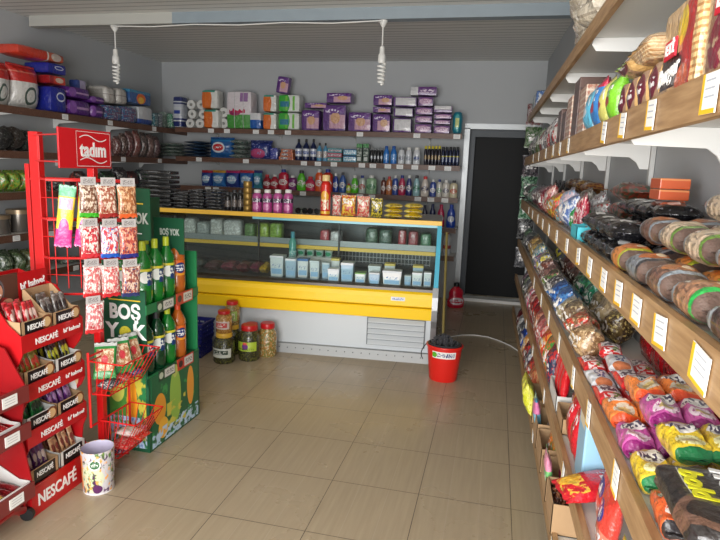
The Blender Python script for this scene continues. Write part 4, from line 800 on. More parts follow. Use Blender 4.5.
# hanging bars with hooks
def lerp(a, b, t): return [a[i]+(b[i]-a[i])*t for i in range(3)]
TG = pkg('hang_tag', (176, 172, 170), [('print', .15, .85, .2, .8, (110, 104, 104), 12)], 'yz', film=0)
rows = [1.405, 1.225, 1.045, .875]
for ri, z in enumerate(rows):
    A, B = L(-1.98, 2.24, z), L(-1.64, 2.40, z)
    A_, B_ = A, (B if ri < 3 else lerp(A, B, .55))
    bm = bmesh.new(); wire(bm, [A_, B_], .009 if ri < 2 else .006); wire(bm, [lerp(A, B, 0), L(-2.06, 2.28, z)], .006); wire(bm, [lerp(A, B, .6), L(-1.82, 2.345, z)], .006)
    for k_ in range(3 if ri < 3 else 1):
        t0 = .425+k_*.215; p = lerp(A, B, t0); wire(bm, [p, (p[0]+.09, p[1]-.09, z-.006), (p[0]+.10, p[1]-.10, z+.008)], .003)
    bar = link('hook_bar', bm, RD, ss)
    for k_ in range(3 if ri < 3 else 1):
        t0 = .425+k_*.215; p = lerp(A, B, t0); link('hang_tag', bx(-.001, .001, -.032, .032, -.018, .018), TG, bar, (p[0]+.104, p[1]-.104, z+.002), (0, 0, R(-30)))
bm = bmesh.new()
for (xa_, ya_) in ((-2.02, 2.262), (-1.97, 2.245), (-1.92, 2.262), (-1.87, 2.285)): wire(bm, [L(xa_, ya_+.02, 1.40), L(xa_, ya_+.02, .90)], .0025)
for z in (1.32, 1.14, .96): wire(bm, [L(-2.04, 2.27, z), L(-1.86, 2.31, z)], .0025)
link('side_grid', bm, RD, ss)
bm = bmesh.new(); wire(bm, [L(-1.74, 2.165, .28), L(-1.74, 2.165, .64)], .006); wire(bm, [L(-1.74, 2.455, .03), L(-1.74, 2.455, .62)], .006); wire(bm, [L(-1.74, 2.165, .62), L(-1.74, 2.455, .62)], .005); wire(bm, [L(-1.82, 2.345, .62), L(-1.74, 2.345, .62)], .006); wire(bm, [L(-1.74, 2.165, .285), L(-1.74, 2.455, .285)], .005); link('basket_frame', bm, RD, ss)
def basket(x0, x1, y0, y1, zt, zb, xb):
    bm = bmesh.new(); rim = [(x0, y0, zt), (x1, y0, zt), (x1, y1, zt), (x0, y1, zt)]; bot = [(x0, y0+.01, zb), (xb, y0+.02, zb), (xb, y1-.02, zb), (x0, y1-.01, zb)]
    rim = [L(*p) for p in rim]; bot = [L(*p) for p in bot]
    for q in (rim, bot):
        for i in range(4): wire(bm, [q[i], q[(i+1) % 4]], .0035)
    for i in range(4):
        n = 7 if i % 2 else 4
        for k_ in range(n+1): wire(bm, [lerp(rim[i], rim[(i+1) % 4], k_/n), lerp(bot[i], bot[(i+1) % 4], k_/n)], .002)
    for k_ in range(1, 5): wire(bm, [lerp(bot[0], bot[3], k_/5), lerp(bot[1], bot[2], k_/5)], .002)
    link('basket', bm, RD, ss)
basket(-1.735, -1.56, 2.165, 2.455, .60, .44, -1.65)
basket(-1.735, -1.55, 2.225, 2.455, .29, .10, -1.66)
# hanging nut bags
def nuts(n, base, c2, c3, foot, top=(200, 196, 190)):
    return pkg('nuts_'+n, base, [('spots', 5, .52, c2), ('spots', 8, .6, c3), ('rect', 0, 1, 0, .14, foot), ('rect', 0, 1, .93, 1, top)])
A0, B0 = (-1.98, 2.24), (-1.64, 2.40)
hang = [(0, 0, nuts('a', (120, 84, 62), (215, 196, 176), (96, 40, 40), (60, 170, 40)), 'mixed nut bag with green foot, top row of the stand, left'), (0, 1, nuts('b', (150, 90, 66), (220, 200, 180), (150, 30, 36), (150, 40, 36)), 'mixed nut bag with red foot, top row of the stand, middle'), (0, 2, nuts('c', (160, 100, 60), (214, 170, 130), (110, 60, 40), (210, 90, 40)), 'brown nut bag with orange foot, top row of the stand, right'),
        (1, 0, nuts('d', (200, 60, 70), (232, 224, 214), (150, 20, 36), (205, 50, 60)), 'red and white seed bag, second row of the stand, left'), (1, 1, nuts('e', (222, 220, 222), (210, 60, 60), (40, 90, 180), (30, 90, 190)), 'white and blue seed bag, second row of the stand, middle'), (1, 2, nuts('f', (170, 70, 56), (222, 160, 130), (60, 40, 90), (34, 40, 120)), 'brown and blue nut bag, second row of the stand, right'),
        (2, 0, nuts('g', (206, 120, 120), (236, 228, 220), (190, 30, 40), (205, 40, 46)), 'pinkish seed bag, third row of the stand, left'), (2, 1, nuts('h', (205, 110, 110), (236, 226, 216), (190, 30, 44), (200, 36, 46)), 'pinkish seed bag, third row of the stand, middle'), (2, 2, nuts('i', (150, 80, 66), (216, 190, 170), (40, 50, 110), (40, 50, 100)), 'dark nut bag, third row of the stand, right'),
        (3, 0, nuts('j', (206, 116, 120), (238, 230, 224), (190, 30, 40), (206, 40, 46)), 'pinkish seed bag hanging alone in the lowest row of the stand')]
for ri, k_, m, lab in hang:
    t0 = .425+k_*.215; x = A0[0]+(B0[0]-A0[0])*t0+.085; y = A0[1]+(B0[1]-A0[1])*t0-.085; z = rows[ri]
    P_bag('snack_bag', lab, 'bag', m, .084, .145, .036, (x+.012, y-.012, z-.158), (0, R(rnd.uniform(-4, 4)), R(55+rnd.uniform(-8, 8))), rnd=.5)
YP = pkg('puff_bag', (232, 214, 60), [('rect', 0, 1, 0, .3, (220, 60, 140)), ('ell', .5, .3, .3, .18, (230, 80, 150)), ('rect', .1, .9, .62, .8, (225, 170, 190)), ('rect', 0, 1, .82, 1, (120, 190, 150))])
for i, (x, y) in enumerate([(-1.86, 2.195), (-1.79, 2.235)]):
    P_bag('puff_bag', 'tall yellow and pink puff snack bag on the stand, %s one' % ['left', 'right'][i], 'bag', YP, .07, .27, .045, (x, y-.012, 1.11), (0, R(7), R(30)), rnd=.5, group='tall yellow puff bags')
# goods in the baskets
GNB = pkg('green_nut_bag', (40, 130, 60), [('rect', .12, .88, .2, .8, (176, 120, 84)), ('spots', 6, .52, (222, 200, 170), .12, .88, .2, .8), ('ell', .5, .5, .15, .12, (190, 50, 60)), ('rect', 0, 1, .88, 1, (186, 190, 186))])
for i, (dx, dy, rx, rz_, z) in enumerate([(-1.695, 2.21, -35, 30, .505), (-1.655, 2.31, -30, 55, .505), (-1.655, 2.40, -22, 70, .50)]):
    P_bag('nut_bag', 'green nut bag with grey top strip in the upper basket, %s from the left' % ORD[i], 'bag', GNB, .10, .17, .03, (dx, dy, z), (R(rx), 0, R(rz_)))
for i, (x, y, c1, nm) in enumerate([(-1.69, 2.24, (50, 54, 66), 'dark'), (-1.69, 2.33, (205, 60, 40), 'orange-red'), (-1.69, 2.41, (50, 80, 160), 'blue')]):
    P_bag('snack_packet', '%s packet lying flat at the bottom of the upper basket' % nm, 'packet', pkg('bk%d' % i, c1, [('spots', 6, .55, (200, 196, 190))], 'xy'), .085, .085, .045, (x, y, .447), (0, 0, R(90)), lie=True)
for i, (x, y, c1, nm, z, w_) in enumerate([(-1.70, 2.275, (46, 60, 100), 'navy', .107, .06), (-1.70, 2.35, (190, 186, 180), 'white and red', .107, .06), (-1.70, 2.42, (214, 50, 34), 'bright red', .107, .055), (-1.665, 2.29, (206, 40, 40), 'red', .135, .12), (-1.66, 2.39, (224, 56, 34), 'orange-red', .135, .12), (-1.665, 2.34, (200, 196, 190), 'clear and red', .175, .10)]):
    P_bag('snack_packet', '%s packet lying in the lower basket' % nm, 'packet', pkg('bl%d' % i, c1, [('spots', 6, .55, (210, 150, 140))], 'xy'), w_*.8, .11, .035, (x, y, z), (0, 0, R(90)), lie=True)

# ------------------------------------------------------------ green drinks display
GX1, GX0, GY0, GY1 = -1.665, -1.90, 2.50, 3.02
GRN = mat('dark_green_card', (24, 84, 56), .45); GRN2 = mat('bright_green_board', (30, 120, 70), .45)
gd = thing('drinks_display', 'dark green cardboard drinks display with tiers of soda bottles', 'display', ((GX0+GX1)/2, GY0, 0))
def G(x, y, z): return (x-(GX0+GX1)/2, y-GY0, z)
gx0, gx1 = GX0-(GX0+GX1)/2, GX1-(GX0+GX1)/2; gl = GY1-GY0
sp_ = link('side_panel', bx(gx0, gx1, 0, .008, 0, .86), GRN, gd)
text('lettering', 'BOŞ', .105, WTXT, sp_, (0, -.001, .745), FRONT, off=.004, width=.175)
text('lettering', 'Y', .105, WTXT, sp_, (-.075, -.001, .645), FRONT, off=.004); text('lettering', 'K', .105, WTXT, sp_, (.078, -.001, .645), FRONT, off=.004)
link('lettering', bx(-.09, .09, -.0012, 0, .806, .812), GOLDT, sp_)
LEM = pkg('printed_lime', (200, 190, 60), [('ell', .5, .5, .42, .42, (214, 204, 90)), ('spots', 6, .55, (170, 170, 50))], film=0)
bm = bmesh.new(); lathe(bm, [(.034, 0), (.034, .0015)], n=24); link('printed_lime', bm, LEM, sp_, (0, 0, .64), (R(90), 0, 0))
def splat(parent, y0, x0, x1, z0, z1, face):
    "printed fruit and water picture: flat shapes on the card"
    pass
SPL = pkg('splash_print', (40, 120, 70), [('spots', 4, .5, (200, 190, 70)), ('ell', .62, .55, .14, .35, (230, 150, 40)), ('rect', .0, .45, .2, .9, (80, 140, 60)), ('ell', .22, .7, .2, .15, (200, 200, 90)), ('spots', 6, .5, (190, 210, 240), 0, 1, 0, .38), ('spots', 9, .6, (110, 150, 210), 0, 1, 0, .4)], film=0)
link('fruit_print', bx(gx0+.01, gx1-.01, -.0015, 0, .02, .46), SPL, sp_)
link('back_board', bx(gx0-.008, gx0, 0, gl, 0, 1.30), GRN, gd)
link('side_panel', bx(gx0, gx1, gl-.008, gl, 0, 1.0), GRN2, gd)
hb = link('header_board', bx(gx0+.0, gx1+.02, .03, .036, 1.115, 1.37), GRN, gd); link('header_strut', bx(gx0-.008, gx0+.008, .02, .036, .8, 1.37), GRN, gd)
text('lettering', 'BOŞ YOK', .075, mat('pale_print', (196, 204, 196), .5), hb, (.02, .029, 1.22), FRONT, off=.002, width=.21)
link('lettering', bx(-.02, .10, .028, .0295, 1.292, 1.298), GOLDT, hb); link('lettering', bx(-.05, .09, .028, .0295, 1.145, 1.15), WTXT, hb)
hb2 = link('header_board', bx(gx0+.06, gx1+.01, .36, .366, 1.0, 1.20), GRN, gd); text('lettering', 'BOŞ YOK', .05, mat('pale_print', (196, 204, 196), .5), hb2, (.04, .359, 1.12), FRONT, off=.0015, width=.12)
for z in (.775, .405): link('tier_board', bx(gx0, gx1, .008, gl-.008, z-.012, z), GRN, gd)
fp = link('front_panel', bx(gx1, gx1+.006, .0, gl, .0, .405), GRN, gd)
FPR = pkg('front_fruit_print', (30, 100, 64), [('spots', 5, .62, (60, 150, 80)), ('ell', .48, .55, .12, .40, (150, 190, 80)), ('ell', .48, .92, .05, .1, (190, 200, 110)), ('ell', .16, .5, .12, .22, (235, 160, 50)), ('ell', .22, .2, .10, .15, (240, 180, 60)), ('ell', .82, .55, .08, .3, (235, 160, 60)), ('spots', 7, .5, (190, 215, 240), 0, 1, 0, .22), ('spots', 5, .5, (210, 200, 80), .3, .7, .1, .5)], 'yz', film=0)
link('fruit_print', bx(gx1+.006, gx1+.008, .02, gl-.02, .01, .40), FPR, fp)
TCARD = pkg('tag_red_card', (196, 60, 40), [('rect', .42, .95, .12, .88, (214, 212, 206)), ('print', .5, .9, .3, .7, (120, 120, 120), 12), ('ell', .2, .5, .12, .3, (60, 40, 40))], 'yz', film=0)
TCARDG = pkg('tag_green_card', (40, 70, 50), [('rect', .35, .97, .12, .88, (214, 214, 208)), ('print', .45, .9, .3, .7, (120, 120, 120), 12), ('ell', .15, .5, .12, .3, (190, 200, 180))], 'yz', film=0)
for z in (.76, .385):
    link('front_lip', bx(gx1, gx1+.005, .0, gl, z-.02, z+.03), GRN2, gd)
    link('price_card', bx(gx1+.006, gx1+.009, .09, .25, z-.03, z+.03), TCARDG, gd); link('price_card', bx(gx1+.006, gx1+.009, .275, .45, z-.032, z+.034), TCARD, gd)
def soda_old(lab, y, z, body, cap, labm, h=.33, x=-1.735, r=.044, grp=None): 
    return bottle(lab, body, cap, labm, r, h, (x, y, z+.001), rot=R(60), neck=.32, lz=(.35, .6), group=grp, name='soda_bottle')
def soda(lab, y, z, body, cap, labm, h=.33, x=-1.718, r=.046):
    return bottle(lab, body, cap, labm, r, h, (x, y, z+.001), rot=R(60), lz=(.32, .58), name='soda_bottle', shape='pet', capr=r*.36)
GB = mat('green_pet', (28, 140, 50), .12, coat=.6, trans=.35); DGB = mat('dark_green_pet', (14, 60, 34), .12, coat=.6); ORP = mat('orange_pet', (206, 110, 40), .12, coat=.6, trans=.2); YC = mat('yellow_green_cap', (190, 206, 50), .4); OC = mat('orange_cap', (226, 80, 40), .4)
L7 = pkg('lemon_label', (30, 110, 60), [('ell', .4, .5, .3, .35, (235, 240, 235)), ('rect', 0, 1, .85, 1, (220, 210, 60)), ('rect', .5, 1, 0, .8, (26, 60, 120)), ('print', .1, .9, .3, .7, (235, 240, 235), 9)], film=0)
LF = pkg('orange_label', (230, 110, 30), [('ell', .5, .5, .35, .35, (30, 50, 120)), ('print', .15, .85, .3, .7, (240, 240, 240), 8), ('rect', 0, 1, .0, .15, (240, 160, 40))], film=0)
for i in range(4): soda('%s, upper tier of the green display, %s from the left' % ('green lemonade bottle with yellow cap' if i < 3 else 'orange soda bottle with orange cap', ORD[i]), 2.567+.107*i, .775, GB if i < 3 else ORP, YC if i < 3 else OC, L7 if i < 3 else LF)
for i in range(3): soda('green lemonade bottle in the rear row of the upper green tier, %s from left' % ORD[i], 2.567+.107*i, .775, GB, YC, L7, x=-1.84)
for i in range(4): soda('%s, middle tier of the green display, %s from the left' % (['dark green soda bottle', 'dark soda bottle', 'green lemonade bottle', 'orange soda bottle'][i], ORD[i]), 2.567+.107*i, .405, [DGB, DGB, GB, ORP][i], [DGREY, DGREY, YC, OC][i], [L7, L7, L7, LF][i], h=.32)
orr = mat('orange_print', (236, 120, 40), .5)

# ------------------------------------------------------------ printed bin
BINP = pkg('vegetable_print', (200, 196, 200), [('rect', 0, .28, .1, .9, (226, 130, 60)), ('spots', 3, .6, (96, 130, 60)), ('ell', .58, .4, .33, .33, (206, 210, 180)), ('spots', 4, .56, (120, 160, 70), .3, .85, .1, .8), ('spots', 4, .6, (80, 36, 84), .3, 1, 0, 1), ('spots', 5, .6, (236, 170, 90)), ('ell', .75, .15, .12, .1, (90, 40, 90)), ('rect', 0, 1, 0, .04, (226, 222, 226))], 'xz', film=0, rough=.4)
bn = thing('waste_bin', 'small round bin printed with vegetables standing by the red stands', 'bin', (-1.692, 2.14, 0))
link('bin_body', lat([(.066, 0), (.068, .004), (.072, .205), (.070, .205), (.066, .008), (.001, .008)], n=36, cap=False), BINP, bn, smooth=True)
link('inner_liner', lat([(.0650, .02), (.0695, .203)], n=36, cap=False), mat('pale_lilac', (196, 190, 214), .5), bn, smooth=True)
bm = bmesh.new(); n = 16; vs_ = []
lathe(bm, [(.026, 0), (.026, .0012)], n=24); link('oval_badge', bm, pkg('bin_badge', (225, 230, 222), [('ell', .5, .5, .4, .38, (50, 100, 60)), ('print', .2, .8, .35, .65, (220, 230, 220), 9)], 'xy', film=0), bn, (.031, -.0625, .15), (R(90), 0, R(26)))

# ------------------------------------------------------------ red coffee stand
NX1, NX0, NY0, NY1 = -1.80, -2.13, 1.86, 2.215
ns = thing('coffee_stand', 'red cardboard coffee stand with four tiers of sachet boxes', 'stand', (-1.965, 1.86, 0))
def N(x, y, z): return (x+1.965, y-1.86, z)
NRED = mat('glossy_red_card', (184, 18, 24), .35, coat=.3); PRED = pkg('side_card', (184, 22, 28), [('ell', .8, .5, .1, .05, (230, 190, 150)), ('ell', .8, .44, .07, .05, (235, 230, 225)), ('print', .75, .97, .52, .58, (240, 225, 220), 12)], 'xz', film=0)
tiers = [.775, .565, .365, .13]
prof = [(NX0, 0), (NX1, 0), (NX1, .16), (NX1-.03, .20)]
for z in (.365, .565, .775): prof += [(NX1-.02, z-.10), (NX1, z-.06), (NX1, z+.015), (NX1-.06, z+.06)]
prof += [(NX1-.13, .93), (NX0, .99)]
for yy in (NY0, NY1-.006):
    bm = bmesh.new(); prism(bm, [(p[0]+1.965, p[1]) for p in prof], yy-NY0, yy-NY0+.006, 'y'); link('side_panel', bm, PRED, ns)
link('back_panel', bx(NX0+1.965-.006, NX0+1.965, 0, NY1-NY0, 0, .99), NRED, ns)
for z in tiers:
    link('tier_board', bx(NX0+1.965, NX1+1.965-.005, .006, NY1-NY0-.006, z-.012, z), NRED, ns)
    if z > .2:
        fs = link('front_strip', bx(NX1+1.965-.005, NX1+1.965, .006, NY1-NY0-.006, z-.055, z+.018), NRED, ns)
        text('lettering', 'NESCAFÉ', .034, WTXT, fs, (NX1+1.965+.0006, .135, z-.024), FACEX, off=.0008, width=.125); text('lettering', "bi' kahve?", .026, WTXT, fs, (NX1+1.965+.0006, .285, z-.02), FACEX, off=.0006, width=.105)
bp = link('base_panel', bx(NX1+1.965-.005, NX1+1.965, .006, NY1-NY0-.006, 0, .135), NRED, ns)
text('lettering', 'NESCAFÉ', .075, WTXT, bp, (NX1+1.965+.0006, .15, .06), FACEX, off=.0018, width=.23)
hdx = -1.985
h1 = link('header_card', bx(hdx+1.965, hdx+1.965+.004, .19, .355, .86, 1.005), NRED, ns); text('lettering', "bi' kahve?", .04, WTXT, h1, (hdx+1.965+.0048, .272, .95), (R(90), R(-6), R(90)), off=.0012, width=.14)
h2_ = link('header_card', bx(hdx+1.965, hdx+1.965+.004, .008, .188, .84, 1.01), mat('brown_print', (86, 52, 40), .5), ns)
fx_ = hdx+1.965+.0044
def disc(name, cy_, cz, ry, rz_, m, par, dx=0):
    bm = bmesh.new(); n = 20; A = [bm.verts.new((0, ry*math.cos(2*math.pi*i/n), rz_*math.sin(2*math.pi*i/n))) for i in range(n)]; bm.faces.new(A)
    return link(name, bm, m, par, (fx_+dx, cy_, cz))
disc('printed_hood', .07, .945, .046, .058, mat('hood_grey', (96, 92, 96), .6), h2_); disc('printed_coat', .085, .88, .07, .038, mat('coat_red', (150, 34, 36), .6), h2_, .0002)
disc('printed_hair', .075, .942, .034, .046, mat('hair_brown', (44, 28, 26), .6), h2_, .0004); disc('printed_face', .085, .942, .022, .033, mat('skin_print', (206, 150, 122), .6), h2_, .0006)
disc('printed_smile', .092, .928, .008, .004, WTXT, h2_, .0008); disc('printed_hand', .13, .885, .03, .022, mat('skin_print', (206, 150, 122), .6), h2_, .0008)
def open_box(lab, x, y, z, w, d, hf, hb, m, group=None, rz=LR, label=None, name='display_box', lm=None):
    "cardboard tray: w along local x, d deep, low front, high back"
    t = thing(name, lab, 'box', (x, y, z), rz, group); e = .003
    bm = bmesh.new(); box(bm, -w/2, w/2, -d/2, d/2, 0, e); box(bm, -w/2, w/2, -d/2, -d/2+e, 0, hf); box(bm, -w/2, w/2, d/2-e, d/2, 0, hb)
    for s in (-w/2, w/2-e): prism(bm, [(-d/2, 0), (-d/2, hf), (-d/2+.25*d, hf), (d/2-.1*d, hb), (d/2, hb), (d/2, 0)], s, s+e, 'x')
    link('tray', bm, m, t)
    if label:
        lb = link('box_label', bx(-w*.38, w*.38, -d/2-.0012, -d/2, hf*.05, hf*.95), mat('black_label', (20, 18, 20), .4), t)
        text('lettering', label, hf*.45, WTXT, lb, (0, -d/2-.002, hf*.55), FRONT, off=.0006, width=w*.58)
    if lm:
        link('box_picture', (lambda b_: (lathe(b_, [(hf*.42, 0), (hf*.42, .0015)], n=20), b_)[1])(bmesh.new()), lm, t, (w*.36, -d/2, hf*.62), (R(90), 0, 0))
    return t
cup = pkg('coffee_cup_print', (120, 70, 40), [('ell', .5, .5, .36, .36, (214, 180, 130))], 'xy', film=0)
SA = [[('red', (186, 24, 34), (230, 200, 190)), ('silver', (110, 104, 100), (50, 44, 44))], [('olive gold', (150, 140, 60), (200, 60, 40)), ('black and yellow', (30, 28, 28), (190, 190, 50))], [('green', (34, 130, 60), (20, 60, 40)), ('purple', (90, 36, 110), (170, 130, 180))], [('plum', (84, 40, 90), (190, 170, 160)), ('beige', (196, 150, 110), (120, 50, 40))]]
TN = ['top tier', 'second tier', 'third tier', 'bottom tier']
for ti, z in enumerate(tiers):
    for bi in range(2):
        nm, c1, c2 = SA[ti][bi]; yc = NY0+.092+.172*bi; w_ = .16; d_ = .15
        hb_ = .16 if (ti, bi) == (0, 1) else .09
        open_box('cardboard tray of %s coffee sachets, %s of the red coffee stand' % (nm, TN[ti]), -1.885, yc, z+.001, w_, d_, .07, hb_, CARD if (ti+bi) % 2 or ti == 0 else CARDW, label='NESCAFÉ', lm=cup if ti < 3 else None)
        m = pkg('sachet_%d%d' % (ti, bi), c1, [('ell', .5, .6, .35, .14, c2), ('print', .15, .85, .35, .75, c2, 7), ('rect', 0, 1, .93, 1, [min(255, v+50) for v in c1])])
        for r2 in range(2):
            for k_ in range(5):
                P_bag('coffee_sachet', '%s coffee sachet, %s tray, %s row, %s from the left' % (nm, TN[ti], ['front', 'back'][r2], ORD[k_]), 'sachet', m, .027, .115+.014*rnd.random(), .017, (-1.848-.064*r2, yc-.058+.029*k_, z+.0055), (R(-10-8*rnd.random()), rnd.uniform(-.12, .12), LR+rnd.uniform(-.15, .15)), group='%s sachets' % nm, nl=6, nt=10)

# ------------------------------------------------------------ low red stand in the left foreground
fs_ = thing('tiered_stand', 'red metal stand on wheels in the left foreground with tagged tiers', 'stand', (-1.95, 1.55, 0))
def F(x, y, z): return (x+1.95, y-1.55, z)
FR = mat('dull_red_metal', (150, 16, 22), .4, coat=.2); STRP = mat('maroon_strip', (120, 46, 44), .45)
bm = bmesh.new()
box(bm, -.20, -.18, -.35, .28, .04, .8); link('back_panel', bm, FR, fs_)
for zi, z in enumerate((.575, .42, .16)):
    link('tier_board', bx(-.18, .19, -.35, .272, z-.02, z-.01), FR, fs_)
    link('front_strip', bx(.19, .20, -.35, .28, z-.03, z+.035), STRP, fs_)
    for yy in (.05,): link('price_tag', bx(.2005, .2025, yy+.10, yy+.17, z-.018, z+.024), TAGX, fs_)
bm = bmesh.new(); prism(bm, [(-.2, .06), (.14, .06), (.18, .15), (.19, .2), (.15, .40), (.19, .60), (.10, .75), (-.2, .8)], .274, .28, 'y'); link('side_panel', bm, FR, fs_)
bm = bmesh.new(); tube(bm, [(.18, -.3, .10), (.15, .2, .10), (.13, .28, .055)], .02, 8); tube(bm, [(-.18, .27, .06), (.14, .27, .06)], .016, 8); link('foot_rail', bm, FR, fs_)
for (wx, wy) in ((.14, .295), (-.16, .295), (.14, -.3)):
    bm = bmesh.new(); lathe(bm, [(.026, -.011), (.028, -.008), (.028, .008), (.026, .011)], n=18); link('wheel', bm, BLACK, fs_, (wx, wy, .0285), (R(90), 0, R(20)))
WRB = pkg('white_red_tray', (224, 222, 218), [('rect', 0, 1, 0, .4, (190, 30, 34))], film=0)
open_box('white cardboard tray on the bottom tier of the left foreground stand', -1.87, 1.72, .151, .20, .22, .05, .12, CARDW)
open_box('white and red tray on the second tier of the left foreground stand', -1.87, 1.70, .411, .20, .2, .05, .09, WRB)
for i in range(5): P_bag('candy_packet', 'dark red candy packet in the white tray, left foreground stand, %s from left' % ORD[i], 'packet', pkg('dkred', (130, 20, 30), [('spots', 6, .6, (190, 60, 60))], 'xy'), .034, .15, .03, (-1.87, 1.645+.037*i, .155), (0, 0, LR), lie=True, group='dark red candy packets')
P_bag('candy_packet', 'yellow and white packet lying on the dark red ones, left foreground stand', 'packet', pkg('yelw', (226, 206, 90), [('ell', .5, .5, .4, .3, (236, 230, 210))], 'xy'), .06, .12, .03, (-1.83, 1.68, .188), (0, 0, R(70)), lie=True)
for i in range(4): P_bag('candy_packet', 'red candy packet in the white and red tray, %s from the left' % ORD[i], 'packet', pkg('redc', (190, 26, 34), [('spots', 6, .6, (226, 180, 170))], 'xy'), .04, .14, .04, (-1.87, 1.635+.044*i, .415), (0, 0, LR), lie=True, group='red candy packets')

# ------------------------------------------------------------ goods on the right shelves
RR = R(-90)+math.atan(-.014)*0
def rx(y, d): return rxf(y)+d
# cake rolls and croissant bags: long axis along the shelf (world y) so local x is the long axis after a quarter turn
def rollpack(lab, m, w, l, y, d, z, cat='packet', name='cake_roll', tilt=0, grp=None, rz=0, lump=.08, t=None):
    return P_bag(name, lab, cat, m, w, l, t or w*.78, (rx(y, d), y, z), (0, tilt, rz), lie=True, group=grp, rnd=.32, lump=lump, crimp=.05, waist=0, pinch=.18)
def cake(n, c1, c2, c3):
    return pkg('cake_'+n, (104, 84, 76), [('rect', 0, 1, .2, .75, [min(255, v*1.15) for v in c1]), ('spots', 4, .55, [v*.75 for v in c1], 0, 1, .2, .75), ('ell', .5, .46, .36, .16, c2), ('ell', .62, .42, .12, .07, (226, 206, 176)), ('rect', 0, 1, .74, .86, (150, 156, 160)), ('rect', 0, 1, .2, .28, c3), ('print', .1, .9, .74, .86, (40, 34, 34), 9), ('print', .15, .85, .60, .72, (226, 224, 218), 10)], 'xy')
CK = [('g', (150, 110, 84), (196, 140, 100), (40, 180, 80), 'green-banded'), ('o', (206, 130, 60), (222, 120, 50), (196, 200, 60), 'orange'), ('w', (190, 170, 146), (220, 200, 172), (110, 150, 60), 'cream'), ('k', (70, 50, 46), (150, 110, 80), (170, 176, 184), 'dark chocolate'), ('c', (110, 80, 66), (190, 120, 70), (150, 160, 170), 'caramel'), ('s', (120, 124, 130), (200, 110, 50), (60, 60, 66), 'silver-wrapped')]
CKM = [cake(*c[:4]) for c in CK]
S3, S4, S5, S6, S2 = 1.269, .889, .549, .224, 1.656
W = .091
pos = ['at the front edge', 'in the middle', 'against the wall']
for gi, y in enumerate([.86, 1.035, 1.21, 1.385, 1.56]):
    order = [[3, 0, 0, 0], [0, 0, 0, 2], [4, 1, 2, 2], [5, 1, 2, 3], [1, 5, 4, 5]][gi]
    for k_ in range(3):
        q = order[k_]; nm = CK[q][4]
        rollpack('%s cake roll %s of the shelf, %s cluster from the camera' % (nm, pos[k_], ORD[gi]), CKM[q], W, .17, y, .055+.093*k_, S3)
    for k_ in range(2):
        q = order[k_+1] if k_ else order[2]; nm = CK[q][4]
        rollpack('%s cake roll on top of the %s cluster, %s one' % (nm, ORD[gi], ['aisle-side', 'wall-side'][k_]), CKM[q], W, .17, y+.01, .12+.09*k_, S3+.073)
for gi, y in enumerate([.86, 1.035, 1.21, 1.385]):
    q = [0, 0, 2, 2][gi]; rollpack('%s cake roll crowning the %s cluster against the wall' % (CK[q][4], ORD[gi]), CKM[q], .092, .175, y, .205, S3+.146)
# black packets with white labels
BKP = pkg('black_packet', (22, 22, 26), [('spots', 6, .64, (110, 110, 116)), ('print', .1, .5, .6, .8, (200, 200, 205), 10), ('rect', .3, .55, .3, .55, (238, 238, 238))], 'xy', rough=.15)
k_ = 0
for y in (1.74, 1.87, 2.0, 2.13):
    for lay in range(2):
        for c in range(2):
            P_bag('biscuit_packet', 'glossy black biscuit packet with white sticker, %s layer %s, %s from the cake rolls' % (['lower', 'upper'][lay], ['toward aisle', 'toward wall'][c], ORD[int((y-1.7)/.13)]), 'packet', BKP, .12, .125, .06, (rx(y, .075+.135*c), y+rnd.uniform(-.004, .004), S3+.055*lay), (0, 0, rnd.uniform(-.08, .08)), lie=True, group='black biscuit packets', rnd=.3)
for i in range(2): P_box('biscuit_box', 'flat orange box lying on the black packets near the right wall, %s one' % ['lower', 'upper'][i], 'box', pkg('orange_box', (200, 90, 50), [('rect', 0, 1, .8, 1, (220, 140, 90))], film=0), .08, .11, .03, (rx(1.9, .215)-.01, 1.88, S3+.178+i*.032), (0, 0, 0), group='orange boxes')
bo = open_box('turquoise display tray at the front of the cake roll shelf', rx(2.30, .065), 2.30, S3, .16, .11, .055, .075, mat('turquoise_card', (70, 190, 206), .5), rz=RR)
for i in range(4): P_bag('gum_packet', 'small pale packet in the turquoise tray, %s from the near end' % ORD[i], 'packet', pkg('gum', (190, 196, 200), [('ell', .5, .5, .3, .3, (220, 140, 100))]), .03, .075, .025, (rx(2.3, .065), 2.245+.036*i, S3+.004), (R(-8), 0, RR), group='pale packets in the turquoise tray')
def spot(n, c, c2, c3=None, pair='xz', **k): return pkg(n, c, [('spots', 4, .5, c2)]+([('spots', 7, .58, c3)] if c3 else [])+[('print', .15, .85, .35, .65, (225, 222, 218), 8)], pair, **k)
